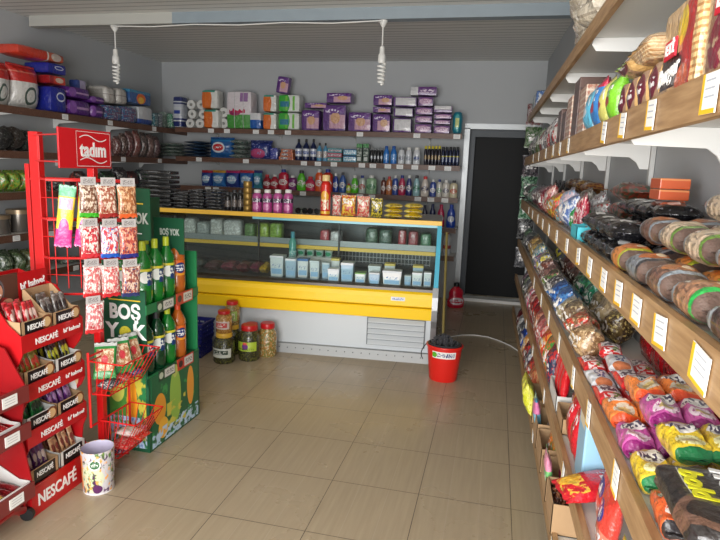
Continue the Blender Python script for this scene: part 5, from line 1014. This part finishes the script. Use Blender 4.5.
# standing bags row: (label look, y, d, w, h, t, material)
def rstand(name, lab, cat, y, d, w, h, t, m, z, rx_=-6, rzv=0, lift=0, **k):
    return P_bag(name, lab, cat, m, w, h, t, (rx(y, d), y, z+.002+lift), (R(rx_), 0, RR+rzv), **k)
rs3 = [('small grey-red packet', 2.98, .20, .15, .11, .09, (120, 110, 110), (150, 40, 60), (190, 190, 190)), ('wine red long packet', 2.44, .08, .08, .15, .05, (130, 20, 50), (190, 60, 80), (220, 210, 200)), ('clear bag of white candy', 2.64, .20, .14, .12, .1, (140, 140, 140), (200, 200, 200), (170, 40, 40)),
       ('green jelly bag', 2.58, .10, .12, .11, .08, (20, 110, 50), (30, 150, 70), (180, 200, 190)), ('blue and white bonbon bag', 2.73, .09, .14, .14, .09, (90, 120, 170), (210, 215, 225), (60, 80, 150)), ('white and grey wafer bag', 2.82, .21, .15, .15, .09, (160, 160, 166), (220, 220, 222), (120, 60, 60)),
       ('clear bag with pale pink sweets', 2.90, .09, .15, .16, .09, (150, 150, 166), (206, 180, 190), (120, 160, 190)), ('teal and orange small bag', 3.05, .06, .1, .09, .06, (70, 150, 160), (200, 120, 60), None), ('silver crinkled bag', 3.12, .20, .18, .16, .1, (130, 124, 116), (190, 186, 176), (90, 80, 70)),
       ('red and yellow sweet bag', 3.24, .09, .13, .14, .09, (200, 50, 40), (220, 180, 50), (60, 120, 60)), ('green and orange pouch', 3.42, .08, .12, .12, .08, (90, 120, 50), (200, 110, 50), None), ('pink and red long bag', 3.60, .08, .12, .17, .08, (170, 70, 70), (220, 180, 170), (120, 20, 30)),
       ('ruby red bag', 3.82, .08, .16, .16, .1, (130, 24, 44), (90, 20, 40), (190, 150, 150)), ('grey metallic bag', 4.05, .08, .16, .15, .1, (100, 96, 96), (150, 146, 140), (130, 40, 50)), ('dark berry bag', 4.3, .09, .18, .15, .1, (76, 30, 44), (110, 90, 96), None), ('smoky bag', 4.55, .09, .18, .15, .1, (70, 70, 74), (120, 120, 124), None), ('forest green bag', 4.82, .09, .2, .13, .1, (24, 90, 50), (150, 190, 160), None), ('bottle green bag', 5.08, .09, .18, .14, .1, (20, 70, 44), (110, 150, 130), None), ('black far bag', 5.32, .09, .18, .14, .1, (36, 36, 40), (90, 96, 90), None), ('dark grey far bag', 5.56, .09, .18, .14, .1, (54, 56, 56), (100, 100, 96), None)]
for i, (nm, y, d, w, h, t, a, b, c) in enumerate(rs3): rstand('sweet_bag', '%s on the cake roll shelf, beyond the black packets' % nm, 'bag', y, max(.045, d-.035), w*.98, h*1.12, t*1.15, spot('r3_%d' % i, a, b, c), S3, lump=.18)
for i, y in enumerate((1.74, 1.87, 2.0, 2.13)):
    P_bag('biscuit_packet', 'glossy black biscuit packet with white sticker, third layer, %s from the cake rolls' % ORD[i], 'packet', BKP, .12, .125, .06, (rx(y, .19), y+rnd.uniform(-.004, .004), S3+.112), (0, 0, rnd.uniform(-.2, .2)), lie=True, group='black biscuit packets', rnd=.3)
# long packs lying on the rear row
for i, (y, a, b, nm) in enumerate([(2.42, (60, 80, 60), (150, 60, 40), 'green and red'), (3.32, (120, 50, 40), (180, 130, 70), 'brown-gold'), (3.65, (96, 40, 34), (190, 150, 80), 'copper'), (3.98, (80, 30, 30), (150, 110, 70), 'dark copper')]):
    for q in range(3): P_bag('long_pack', '%s long pack by the wall, cake roll shelf, %s of three' % (nm, ['bottom', 'middle', 'top'][q]), 'pack', spot('lp%d' % i, a, b, None, 'xy'), .12, .29, .072, (rx(y, .235 if i else .225), y, S3+.002+.072*q), (0, 0, rnd.uniform(-.03, .03)), lie=True, lump=.15, rnd=.3)
for i in range(4): P_bag('dark_pouch', 'dark pouch with thin white line hanging at the far rear, %s' % ['nearest', 'second', 'third', 'farthest'][i], 'pouch', pkg('dkp', (26, 22, 26), [('rect', .45, .55, .3, .8, (180, 180, 184))]), .12, .2, .05, (rx(4.2+.25*i, .2), 4.2+.25*i, S3+.002), (R(-4), 0, RR), group='dark pouches at the far rear')

# shelf 4
CRO = lambda n, c1, c2, end: pkg('cro_'+n, c1, [('rect', 0, 1, 0, .14, end), ('rect', 0, 1, .86, 1, end), ('ell', .5, .3, .36, .13, c2), ('spots', 7, .6, [v*.8 for v in c1], 0, 1, .14, .86), ('ell', .5, .62, .40, .16, (236, 234, 230)), ('print', .16, .84, .52, .72, (70, 60, 90), 11), ('ell', .5, .3, .2, .06, (206, 180, 120))], 'xy')
cg = [(1.04, [('orange', CRO('or2', (226, 100, 50), (240, 230, 220), (40, 36, 38)))]*4, 'orange croissant bag with black ends'), (1.19, [('yellow', CRO('ye', (228, 196, 50), (230, 226, 170), (30, 120, 70)))]*4, 'yellow croissant bag with green ends'),
      (1.34, [('purple', CRO('pu', (196, 90, 160), (220, 200, 210), (140, 30, 110)))]*4, 'purple croissant bag'), (1.49, [('orange', CRO('or', (230, 130, 60), (200, 190, 170), (226, 80, 40)))]*4, 'orange croissant bag with blue seal')]
for y, ms, nm in cg:
    for k_ in range(4 if y < 1.3 else 3):
        rollpack('%s, %s from the aisle edge in its bottom row' % (nm, ORD[k_]), ms[0][1], .069, .142, y, .050+.069*k_, S4, name='croissant_bag', cat='bag', t=.062, rz=rnd.uniform(-.07, .07), lump=.3)
    for k_ in range(0 if y < 1.1 else 3 if y < 1.3 else 2):
        rollpack('%s, %s from the aisle edge in its top row' % (nm, ORD[k_]), ms[0][1], .072, .148, y+.008, .10+.073*k_, S4+.062, name='croissant_bag', cat='bag', t=.062, rz=rnd.uniform(-.14, .14), lump=.34)
t = thing('coffee_biscuit_pack', 'big black snack pack lettered nero bold lying in the lower right foreground', 'pack', (rx(1.0, .13), .965, S4+.0635), (R(0), R(0), RR))
NER = pkg('nero_pack', (44, 40, 40), [('ell', .72, .25, .22, .28, (110, 80, 66)), ('ell', .72, .25, .15, .2, (40, 30, 28)), ('rect', .0, .06, 0, 1, (90, 90, 90)), ('stripe', 'v', 30, .3, (200, 200, 200), .12, .5, .12, .2)], 'xy')
bdy = link('wrapper', softbox(.235, .24, .055, .95, .10, 77, n=10), NER, t, smooth=True)
text('lettering', 'nero', .08, WTXT, bdy, (-.022, -.008, .053), (0, 0, 0), off=.002, width=.15, shear=.2, depth=.003); text('lettering', 'bold', .05, mat('yellow_letter', (230, 226, 40), .5), bdy, (-.035, -.07, .051), (0, 0, 0), off=.0015, width=.10, shear=.2, depth=.003)
WR = pkg('white_red_wafer', (214, 40, 44), [('rect', .1, .9, .35, .8, (226, 222, 226)), ('print', .15, .85, .4, .75, (80, 40, 70), 9), ('ell', .7, .25, .18, .1, (110, 150, 60)), ('print', .2, .9, .08, .28, (240, 220, 220), 8)], 'xy')
WB = pkg('white_blue_wafer', (222, 224, 230), [('rect', .3, .7, .3, .85, (60, 80, 140)), ('print', .2, .8, .3, .85, (225, 225, 230), 10), ('ell', .5, .15, .35, .12, (200, 120, 80))], 'xy')
for y, m, nm in ((1.63, WR, 'white and red wafer packet'), (1.765, WB, 'white and blue wafer packet'), (1.90, WR, 'red-ended white wafer packet')):
    for k_ in range(3): P_bag('wafer_packet', '%s, %s from the aisle edge, right shelf with croissant bags' % (nm, ORD[k_]), 'packet', m, .068, .135, .045, (rx(y, .05+.072*k_), y, S4+.001), (0, 0, rnd.uniform(-.06, .06)), lie=True, rnd=.35)
    for k_ in range(1): P_bag('wafer_packet', '%s laid on top of the bottom three packets' % nm, 'packet', m, .07, .13, .045, (rx(y, .10), y+.005, S4+.05), (0, 0, rnd.uniform(-.15, .15)), lie=True, rnd=.35)
RG = pkg('red_glossy_bag', (180, 20, 34), [('spots', 5, .6, (120, 12, 28)), ('spots', 9, .68, (230, 180, 180))], rough=.15)
for i, y in enumerate([1.36, 1.51, 1.66, 1.81, 1.96, 2.11]):
    rstand('red_bag', 'glossy red bag leaning against the wall behind the wafers, %s from the camera' % ORD[i], 'bag', y, .262, .145, .15, .055, RG, S4, rx_=-4, group='glossy red bags', lump=.15)
rs4 = [('tan biscuit bag', 2.04, .08, .13, .08, (170, 140, 100), (120, 90, 60), (210, 180, 140)), ('caramel chocolate bag', 2.18, .08, .12, .09, (120, 86, 56), (200, 60, 40), (214, 190, 150)), ('gold wrapped bag', 2.27, .20, .13, .09, (110, 90, 50), (60, 44, 30), (200, 180, 110)), ('brown crinkled bag', 2.32, .08, .13, .10, (130, 110, 86), (90, 70, 50), (190, 170, 130)), ('sand coloured paper bag', 2.40, .20, .14, .12, (176, 156, 120), (130, 110, 80), None), ('cream biscuit bag', 2.45, .08, .12, .09, (190, 180, 150), (150, 140, 110), (120, 90, 60)), ('khaki bag', 2.56, .20, .14, .11, (150, 134, 100), (100, 90, 60), None),
       ('blue shiny bag', 2.60, .08, .15, .10, (40, 90, 160), (80, 140, 200), (30, 50, 110)), ('teal green shiny bag', 2.72, .20, .15, .12, (20, 100, 70), (30, 140, 100), (180, 210, 200)), ('deep blue bag', 2.76, .08, .15, .10, (30, 60, 120), (50, 110, 180), None), ('emerald bag', 2.9, .20, .16, .12, (20, 90, 50), (60, 160, 100), (30, 60, 110)), ('black sparkling bag', 2.92, .08, .15, .10, (30, 28, 32), (80, 76, 80), (210, 210, 210)), ('black and green bag', 3.07, .20, .15, .11, (34, 40, 34), (60, 110, 60), (150, 150, 150)),
       ('brown-green speckled bag', 3.09, .08, .16, .10, (70, 56, 50), (80, 120, 60), (180, 120, 110)), ('dark coffee bag', 3.25, .2, .15, .11, (54, 36, 32), (90, 60, 50), None), ('dusky rose bag', 3.25, .08, .15, .10, (110, 70, 66), (150, 110, 100), (60, 40, 40)), ('maroon brown bag', 3.43, .2, .15, .12, (80, 36, 34), (110, 60, 50), None), ('chocolate brown bag', 3.42, .08, .16, .11, (86, 44, 38), (120, 70, 56), (190, 160, 150)), ('rust brown bag', 3.60, .2, .15, .12, (96, 50, 40), (60, 34, 30), None),
       ('blue and yellow bag', 3.60, .08, .17, .12, (50, 60, 120), (220, 206, 60), (200, 205, 215)), ('green-grey bag', 3.80, .2, .15, .12, (90, 100, 60), (60, 80, 140), None), ('pink and blue small bag', 3.78, .06, .16, .1, (206, 60, 110), (70, 100, 170), (230, 220, 225)), ('yellow and navy striped bag', 4.0, .18, .18, .14, (210, 200, 60), (40, 50, 110), None), ('teal and white bag', 3.97, .08, .19, .13, (70, 130, 150), (200, 205, 205), (210, 190, 70)), ('gold far bag', 4.18, .08, .2, .13, (150, 120, 60), (200, 170, 90), (80, 60, 40)), ('bronze far bag', 4.41, .08, .22, .14, (110, 80, 50), (170, 140, 80), None), ('black far bag', 4.65, .08, .22, .12, (34, 34, 40), (90, 90, 96), None), ('grey far bag', 4.9, .08, .24, .12, (70, 72, 74), (120, 120, 120), None), ('dark green far bag', 5.18, .08, .24, .12, (34, 60, 44), (90, 120, 90), None)]
for i, (nm, y, d, w, h, a, b, c) in enumerate(rs4): rstand('snack_bag', '%s on the right shelf with croissant bags' % nm, 'bag', y, .052 if d < .1 else .19, w*.97, h*1.2+.02, .115, spot('r4_%d' % i, a, b, c), S4, lump=.2, rx_=-5)

# shelf 2 (eye level): biscuit packs
def big_pack(lab, y, w, h, t_, m, logo=None, script=None, d=.062, sc=None):
    t = thing('biscuit_pack', lab, 'pack', (rx(y, d), y, S2+.002), RR); b = link('wrapper', softbox(w, t_, h, .22, .03, sd(), n=8), m, t, smooth=True)
    bm = bmesh.new()
    for q in (-w/2, w/2): prism(bm, [(q+(.010 if i % 2 else 0)*(1 if q > 0 else -1), h*.04+h*.92*i/20) for i in range(21)]+[(q-math.copysign(.012, q), h*.96), (q-math.copysign(.012, q), h*.04)], -.002, .002, 'y')
    link('crimped_edge', bm, m, t)
    if logo:
        lg = link('logo_patch', bx(-w*.16, w*.16, -t_/2-.004, -t_/2-.001, h*.52, h*.72), mat('logo_red', (206, 24, 50), .4), b); lg.location.x = logo[0]; lg.location.z = logo[1]
        text('lettering', 'ETİ', h*.16, WTXT, lg, (0, -t_/2-.0048, h*.62), FRONT, off=.001, width=w*.24)
    if script: text('lettering', script[0], h*.26, WTXT, b, (script[1], -t_/2-.003, h*script[2]), (R(90), R(-6), 0), off=.001, shear=.2, width=script[3])
    return t
big_pack('maroon biscuit pack with a red logo cut by the right picture edge', 1.0, .22, .19, .10, pkg('eti_maroon', (150, 110, 84), [('ell', .5, .3, .36, .3, (130, 24, 50)), ('rect', .0, .12, 0, 1, (226, 196, 150)), ('stripe', 'v', 14, .35, (200, 160, 110), 0, .12, 0, 1), ('spots', 5, .6, (190, 160, 130))]), logo=(-.02, .0))
big_pack('large biscuit pack lettered Burger with red flank and yellow dot', 1.245, .235, .175, .10, pkg('burger', (196, 160, 116), [('rect', .62, .88, 0, 1, (176, 36, 34)), ('ell', .58, .72, .12, .2, (226, 190, 40)), ('rect', .88, 1, 0, 1, (230, 196, 140)), ('stripe', 'v', 14, .4, (196, 140, 84), .88, 1, 0, 1), ('stripe', 'u', 16, .35, (216, 184, 140), 0, .55, .45, 1), ('rect', 0, .62, .12, .46, (60, 44, 40)), ('ell', .66, .16, .16, .16, (200, 90, 50))]), logo=(-.035, -.015), script=('Burger', -.035, .28, .14))
SP = pkg('striped_biscuits', (206, 170, 130), [('stripe', 'u', 12, .4, (176, 130, 84)), ('stripe', 'v', 9, .35, (226, 200, 160)), ('rect', 0, 1, 0, .1, (150, 110, 80))])
SPB = pkg('brown_biscuits', (150, 120, 96), [('ell', .5, .5, .34, .34, (100, 36, 50)), ('print', .25, .75, .4, .6, (210, 205, 205), 8), ('rect', .85, 1, 0, 1, (210, 170, 110)), ('rect', 0, .12, 0, 1, (200, 160, 110))])
for i, y in enumerate([1.435, 1.54, 1.645, 1.745]):
    P_bag('biscuit_packet', 'brown biscuit packet with maroon emblem beside the Burger pack, %s along' % ORD[i], 'packet', SPB, .10, .10, .085, (rx(y, .058), y, S2+.002), (0, 0, RR), rnd=.15, lump=.06, crimp=.02, waist=0)
P_bag('biscuit_packet', 'clear pack of striped biscuits lying on the brown packets, nearer one', 'packet', SP, .17, .14, .065, (rx(1.49, .06), 1.49, S2+.103), (0, 0, RR), lie=True, rnd=.2, lump=.06, waist=0)
P_bag('biscuit_packet', 'clear pack of striped biscuits lying on the brown packets, farther one', 'packet', SPB, .15, .13, .055, (rx(1.67, .06), 1.67, S2+.103), (0, 0, RR), lie=True, rnd=.2, lump=.06, waist=0)
rs2 = [('lime green', 1.90, .10, .125, (130, 205, 50), (170, 70, 60)), ('pale yellow', 2.03, .11, .13, (220, 216, 120), (170, 60, 80)), ('red-topped blue', 2.17, .11, .15, (60, 130, 200), (200, 30, 70)), ('sky blue', 2.32, .14, .145, (100, 190, 225), (230, 240, 245))]
for i, (nm, y, w, h, a, b) in enumerate(rs2): rstand('snack_pouch', '%s pouch standing on the eye level shelf beside the biscuit packs' % nm, 'pouch', y, .04, w, h*1.15, .07, pkg('r2_%d' % i, a, [('rect', 0, 1, .8, 1, b if i == 2 else a), ('ell', .4, .45, .28, .1, b), ('rect', .15, .4, .08, .2, (235, 235, 230)), ('print', .2, .8, .55, .75, (240, 240, 240), 10)]), S2, rx_=-2)
rstand('snack_pouch', 'sky blue pouch leaning high behind the lime green pouch', 'pouch', 1.93, .2, .16, .20, .07, pkg('r2_x', (90, 180, 220), [('ell', .6, .5, .2, .08, (190, 60, 60)), ('rect', 0, 1, .9, 1, (60, 140, 190))]), S2)
PB = pkg('patterned_carton', (196, 170, 150), [('spots', 9, .5, (170, 110, 90)), ('stripe', 'v', 8, .3, (214, 196, 180))], film=0); DB = pkg('brown_carton', (96, 70, 62), [('stripe', 'v', 5, .2, (70, 46, 42)), ('rect', 0, .12, 0, 1, (130, 110, 96))], film=0)
for i, (y, w, h, m) in enumerate([(2.52, .17, .21, PB), (2.72, .17, .27, DB), (2.92, .17, .22, PB), (3.11, .17, .17, DB), (3.30, .16, .2, DB)]):
    P_box('biscuit_carton', '%s carton standing on the eye level shelf past the pouches, %s along' % ('patterned beige' if m is PB else 'dark brown', ORD[i]), 'carton', m, w, .12, h*.95, (rx(y, .085), y, S2+.001), (0, 0, RR), bev=.004)
far2 = [('white and red', (206, 200, 196), (190, 30, 36)), ('black and white', (36, 34, 38), (214, 214, 216)), ('red', (170, 30, 40), (200, 190, 180)), ('black', (30, 28, 32), (190, 180, 176)), ('white', (190, 190, 192), (90, 90, 96)), ('deep red', (120, 34, 40), (150, 130, 120)), ('green', (70, 110, 60), (160, 170, 150)), ('olive', (90, 104, 60), (60, 80, 50)), ('grey', (110, 110, 110), (160, 160, 160)), ('dark green', (40, 70, 44), (100, 110, 90)), ('mauve', (110, 80, 90), (150, 140, 140)), ('charcoal', (50, 50, 52), (100, 96, 90))]
for i, (nm, a, b) in enumerate(far2):
    y = 3.5+.185*i; rstand('snack_pouch', '%s pouch toward the far end of the eye level shelf' % nm, 'pouch', y, .045, .165, [.17, .2, .16, .19, .15, .18, .2, .17, .19, .16, .18, .17][i], .08, spot('f2_%d' % i, a, b), S2, lump=.15)
    if i % 2 == 0: rstand('snack_pouch', '%s small pouch behind the front row, far end of the eye level shelf' % nm, 'pouch', y+.05, .18, .17, .2, .07, spot('f2b_%d' % i, [v*.8 for v in a], b), S2, lump=.15)
# hanging down label strips in front of shelf 2 far part
# topmost shelf: clear bag of cups leaning over the edge
CRP = pkg('clear_bag_cups', (196, 186, 168), [('stripe', 'v', 6, .2, (160, 150, 134)), ('spots', 6, .6, (222, 216, 204))], rough=.2)
for i, (y, h) in enumerate([(2.4, .26), (2.7, .26)]):
    P_bag('cup_bag', 'clear bag of beige cups standing on the topmost right shelf, %s from the camera' % ORD[i], 'bag', CRP, .24, h, .2, (rxf(y)+.04, y, 2.041), (0, 0, RR), rnd=.3, lump=.35, seed=i)if False else tag(link('cup_bag', bagmesh(.28, h, .22, rnd=.3, lump=.35, seed=i+40), CRP, None, (rxf(y)+.075, y, 2.041), (0, 0, RR), True), 'clear bag of beige cups standing on the topmost right shelf, %s from the camera' % ORD[i], 'bag', 'clear cup bags')
t = thing('wall_box', 'small rack of blue and white packs at the far end above the back door', 'rack', (rxf(5.9)+.06, 5.95, 1.99), RR)
for i in range(3): P_soft('towel_pack', '%s pack at the far end of the topmost right shelf' % ['blue', 'white', 'teal'][i], 'pack', pkg('tw%d' % i, [(60, 100, 160), (190, 196, 200), (80, 130, 140)][i], [('spots', 5, .55, (200, 205, 210))]), .12, .14, .18, (rx(5.35+.14*i, .09), 5.32+.14*i, 2.04), (0, 0, RR))
bpy.data.objects.remove(t)

# shelf 5
LBX = mat('light_blue_card', (150, 196, 222), .5)
P_bag('crisp_bag', 'red and orange lettered bag in the lower right corner below the shelf edge, nearer one', 'bag', pkg('fruit_a', (206, 60, 50), [('ell', .4, .62, .3, .13, (40, 50, 140)), ('print', .25, .6, .54, .7, (235, 235, 240), 9), ('rect', 0, 1, .0, .45, (214, 120, 100)), ('print', .15, .85, .15, .4, (230, 226, 230), 10)]), .12, .21, .05, (rx(1.42, .03), 1.42, S5+.002), (R(-4), R(0), RR))
P_bag('crisp_bag', 'red and orange lettered bag in the lower right corner, farther one', 'bag', pkg('fruit_a', (206, 60, 50), [('ell', .4, .62, .3, .13, (40, 50, 140))]), .12, .20, .05, (rx(1.545, .05), 1.545, S5+.002), (R(-6), 0, RR))
BAN = pkg('yellow_stick', (190, 190, 60), [('rect', 0, 1, .0, .2, (120, 130, 40))])
for i in range(4): P_bag('candy_stick', 'yellow-green candy stick near the lower right picture corner, %s one' % ORD[i], 'stick', BAN, .022, .13, .02, (rx(1.40+.04*i, -.012+.0), 1.40+.04*i, S5+.002) if False else (rx(1.3, .04), 1.235+.03*i, S5+.002), (R(-5), 0, RR), group='yellow-green candy sticks')
o = P_bag('crisp_bag', 'red crisp bag with yellow chips sticking out over the second lowest shelf edge', 'bag', pkg('crisp_red', (204, 26, 40), [('ell', .3, .25, .22, .16, (230, 170, 50)), ('spots', 5, .56, (236, 190, 70), .1, .9, .05, .4), ('print', .3, .7, .65, .8, (235, 225, 225), 9)], 'xy'), .13, .19, .055, (rx(1.70, .05), 1.70, S5+.03), (R(12), 0, R(-75)), lie=True)
P_box('carton', 'light blue carton with a paper strip standing on the second lowest right shelf', 'carton', pkg('lb_carton', (150, 196, 222), [('rect', .15, .85, .78, .92, (226, 216, 190)), ('spots', 3, .7, (130, 180, 210))], film=0), .13, .09, .235, (rx(1.84, .075), 1.84, S5+.001), (R(0), 0, RR), bev=.006)
for i, y in enumerate([1.97, 2.07]): P_bag('crisp_bag', 'red crisp bag standing beside the light blue carton, %s one' % ['nearer', 'farther'][i], 'bag', pkg('crisp_red2', (196, 24, 40), [('rect', 0, .3, 0, .6, (220, 150, 90)), ('print', .4, .8, .5, .8, (230, 220, 220), 10), ('spots', 5, .62, (150, 16, 30))]), (.095), .20, .06, (rx(y, .04), y, S5+.002), (R(-6), 0, RR), lump=.15)
CD5 = [(2.26, 'orange and yellow curl bag', (222, 110, 40), (230, 190, 70), .12), (2.36, 'black and white packet', (26, 26, 28), (225, 225, 228), .14)]
open_box('pale cardboard tray on the second lowest shelf with the curl bag', rx(2.27, .12), 2.25, S5, .18, .2, .06, .1, CARD, rz=RR)
P_bag('crisp_bag', 'orange and yellow curl bag in the pale cardboard tray', 'bag', spot('r5a', (222, 110, 40), (230, 190, 70), (200, 40, 30)), .08, .16, .05, (rx(2.21, .07), 2.21, S5+.005), (R(-5), 0, RR))
P_bag('crisp_bag', 'black packet with white mark in the pale cardboard tray', 'bag', spot('r5b', (26, 26, 28), (60, 60, 66)), .07, .15, .04, (rx(2.295, .08), 2.295, S5+.005), (R(-5), 0, RR))
open_box('white tray on the second lowest shelf holding the long red packs', rx(2.52, .12), 2.50, S5, .26, .2, .07, .1, CARDW, rz=RR)
for i, y in enumerate([2.41, 2.485, 2.56]): P_bag('long_packet', 'long shiny red packet leaning in the white tray, %s from the camera' % ORD[i], 'packet', pkg('longred', (206, 22, 34), [('rect', .1, .35, .1, .85, (226, 120, 90)), ('rect', .45, .5, .05, .95, (235, 170, 160)), ('rect', .0, .08, 0, 1, (150, 10, 20))]), .065, .22, .04, (rx(y, .045), y, S5+.005), (R(-3), R(6), RR), group='long red packets')
rs5 = [('navy and red', 2.70, (40, 50, 80), (190, 50, 50)), ('orange and green', 2.83, (214, 100, 50), (70, 140, 60)), ('red and orange', 2.98, (200, 50, 40), (230, 150, 60)), ('crimson', 3.13, (190, 30, 50), (210, 170, 160)), ('dusty pink', 3.28, (176, 110, 110), (140, 60, 60)), ('brick', 3.43, (150, 66, 54), (190, 130, 110)), ('blood red', 3.6, (150, 20, 30), (100, 10, 20)), ('scarlet', 3.77, (190, 26, 36), (120, 20, 26)), ('wine', 3.94, (130, 24, 34), (190, 150, 140)), ('pink and white', 4.1, (210, 70, 110), (220, 210, 215)), ('dull brown', 4.27, (110, 80, 66), (160, 130, 110)), ('smoke grey', 4.44, (80, 80, 84), (130, 130, 130)), ('grey-green', 4.62, (70, 84, 70), (120, 130, 110)), ('dark plum', 4.8, (60, 40, 54), (110, 90, 100))]
for i, (nm, y, a, b) in enumerate(rs5): rstand('snack_bag', '%s snack bag standing on the second lowest right shelf' % nm, 'bag', y, .03, .135, .2, .075, spot('r5_%d' % i, a, b, None), S5, lump=.18)
# shelf 6
def bxs(lab, y, w, hf, hb, m=CARD, d=.2): return open_box(lab, rx(y, .095), y, S6, w, d, hf, hb, m, rz=RR)
bxs('brown cardboard box of coffee-coloured sweets on the lowest right shelf', 2.12, .2, .12, .13)
rr6 = random.Random(8)
BEANM = [mat('bean_brown%d' % i, c, .3, coat=.4) for i, c in enumerate([(80, 40, 26), (120, 70, 44), (50, 28, 22), (150, 100, 70)])]
bm = bmesh.new()
for i in range(260):
    m4 = Matrix.Translation((rr6.uniform(-.085, .085), rr6.uniform(-.085, .085), rr6.uniform(.085, .108))) @ Euler((rr6.uniform(0, 3), rr6.uniform(0, 3), rr6.uniform(0, 3))).to_matrix().to_4x4() @ Matrix.Diagonal((1, .6, .55, 1))
    bmesh.ops.create_icosphere(bm, subdivisions=1, radius=.011, matrix=m4)
    if i % 65 == 64: pass
for i, f in enumerate(bm.faces): f.material_index = (i//20) % 4
box(bm, -.09, .09, -.09, .09, .005, .09)
o = link('sweets', bm, BEANM, None, (rx(2.12, .095), 2.12, S6+.001), (0, 0, RR), True); tag(o, 'small brown coated sweets heaped in the cardboard box on the lowest shelf', 'sweets'); o['kind'] = 'stuff'
bxs('cardboard box with the pink packet on the lowest right shelf', 2.34, .2, .10, .15)
P_bag('packet', 'magenta packet in the cardboard box on the lowest right shelf', 'packet', pkg('mag', (190, 30, 110), [('spots', 5, .55, (120, 20, 80))]), .07, .13, .04, (rx(2.34, .07), 2.36, S6+.005), (R(-5), R(10), RR))
P_bag('packet', 'pink and green packet sticking up in front on the lowest shelf', 'packet', pkg('pkgr', (120, 196, 120), [('rect', 0, 1, .6, 1, (232, 150, 180)), ('print', .2, .8, .2, .5, (235, 240, 235), 8)]), .09, .19, .035, (rx(2.34, .02), 2.29, S6+.005), (R(8), 0, RR))
bxs('cardboard box with green-orange packets on the lowest right shelf', 2.58, .22, .11, .13)
for i, y in enumerate([2.52, 2.61]): P_bag('packet', 'green and orange packet in the third box of the lowest shelf, %s one' % ['nearer', 'farther'][i], 'packet', spot('go%d' % i, [(90, 150, 60), (214, 120, 50)][i], (220, 120, 60), (60, 130, 60)), .075, .15, .04, (rx(y, .05), y, S6+.005), (R(-4), 0, RR))
bxs('cardboard box holding dark chocolate and a pink-blue pouch, lowest shelf', 2.82, .22, .12, .13)
P_bag('packet', 'dark brown chocolate packet in the fourth box of the lowest shelf', 'packet', spot('dchoc', (60, 34, 28), (100, 60, 44)), .08, .15, .04, (rx(2.78, .06), 2.77, S6+.005), (R(-4), 0, RR))
P_bag('packet', 'pink, white and blue pouch in the fourth box of the lowest shelf', 'packet', pkg('pwb', (130, 190, 215), [('rect', 0, 1, .55, .85, (226, 130, 180)), ('rect', 0, 1, .85, 1, (70, 150, 190))]), .09, .2, .04, (rx(2.86, .02), 2.87, S6+.005), (R(8), 0, RR))
bxs('cardboard box holding bright yellow bags on the lowest right shelf', 3.12, .26, .13, .13)
for i in range(3):
    P_bag('crisp_bag', 'bright yellow-green bag in the cardboard box, %s from the camera, lowest shelf' % ORD[i], 'bag', pkg('ylw', (214, 216, 50), [('spots', 4, .52, (240, 236, 120)), ('spots', 7, .6, (150, 160, 40))]), .075, .19, .06, (rx(3.12, -.005), 3.04+.08*i, S6+.02), (R(10), R(4*(i-1)), RR), lump=.2, group='yellow-green bags')
rs6 = [('coral', 3.36, (210, 100, 70), (230, 170, 120)), ('red and brown', 3.52, (190, 50, 46), (120, 70, 56)), ('navy', 3.7, (40, 50, 76), (190, 190, 196)), ('red-labelled black', 3.88, (40, 38, 44), (180, 40, 50)), ('orange-peach', 4.06, (220, 140, 60), (220, 200, 160)), ('royal blue', 4.25, (30, 80, 180), (20, 50, 120)), ('dark slate', 4.45, (56, 58, 64), (120, 120, 120)), ('grey-white', 4.65, (120, 120, 120), (190, 190, 190)), ('dark red', 4.85, (110, 24, 30), (70, 20, 24))]
for i, (nm, y, a, b) in enumerate(rs6): rstand('snack_bag', '%s bag standing on the lowest right shelf beyond the yellow bags' % nm, 'bag', y, .022, .15, .2, .08, spot('r6_%d' % i, a, b, None), S6, lump=.18)

# cluttered far end of the right wall: packs hung on strips at the end of the shelves
for i, (y, z, nm, a, b) in enumerate([(5.82, 1.30, 'bottle green', (20, 70, 44), (120, 160, 130)), (5.82, 1.09, 'emerald', (24, 100, 56), (160, 190, 170)), (5.82, .90, 'black', (30, 30, 34), (120, 120, 120)), (5.82, 1.50, 'dark', (44, 44, 48), (100, 90, 96)), (5.82, .62, 'grey', (70, 72, 76), (120, 120, 124)), (5.82, 1.76, 'leaf green', (60, 96, 50), (130, 140, 120)), (5.82, 1.97, 'faded red', (110, 60, 60), (150, 140, 140))]):
    t = thing('hanging_pack', '%s pack hanging on a strip at the far end of the right shelves' % nm, 'pack', (rxf(5.82)+.06, 5.79, z), 0)
    link('wrapper', bagmesh(.15, .19, .05, seed=sd(), rnd=.5), spot('hg%d' % i, a, b), t, smooth=True)
    link('strip', bx(-.01, .01, .0, .002, .185, .215), PLAS, t)
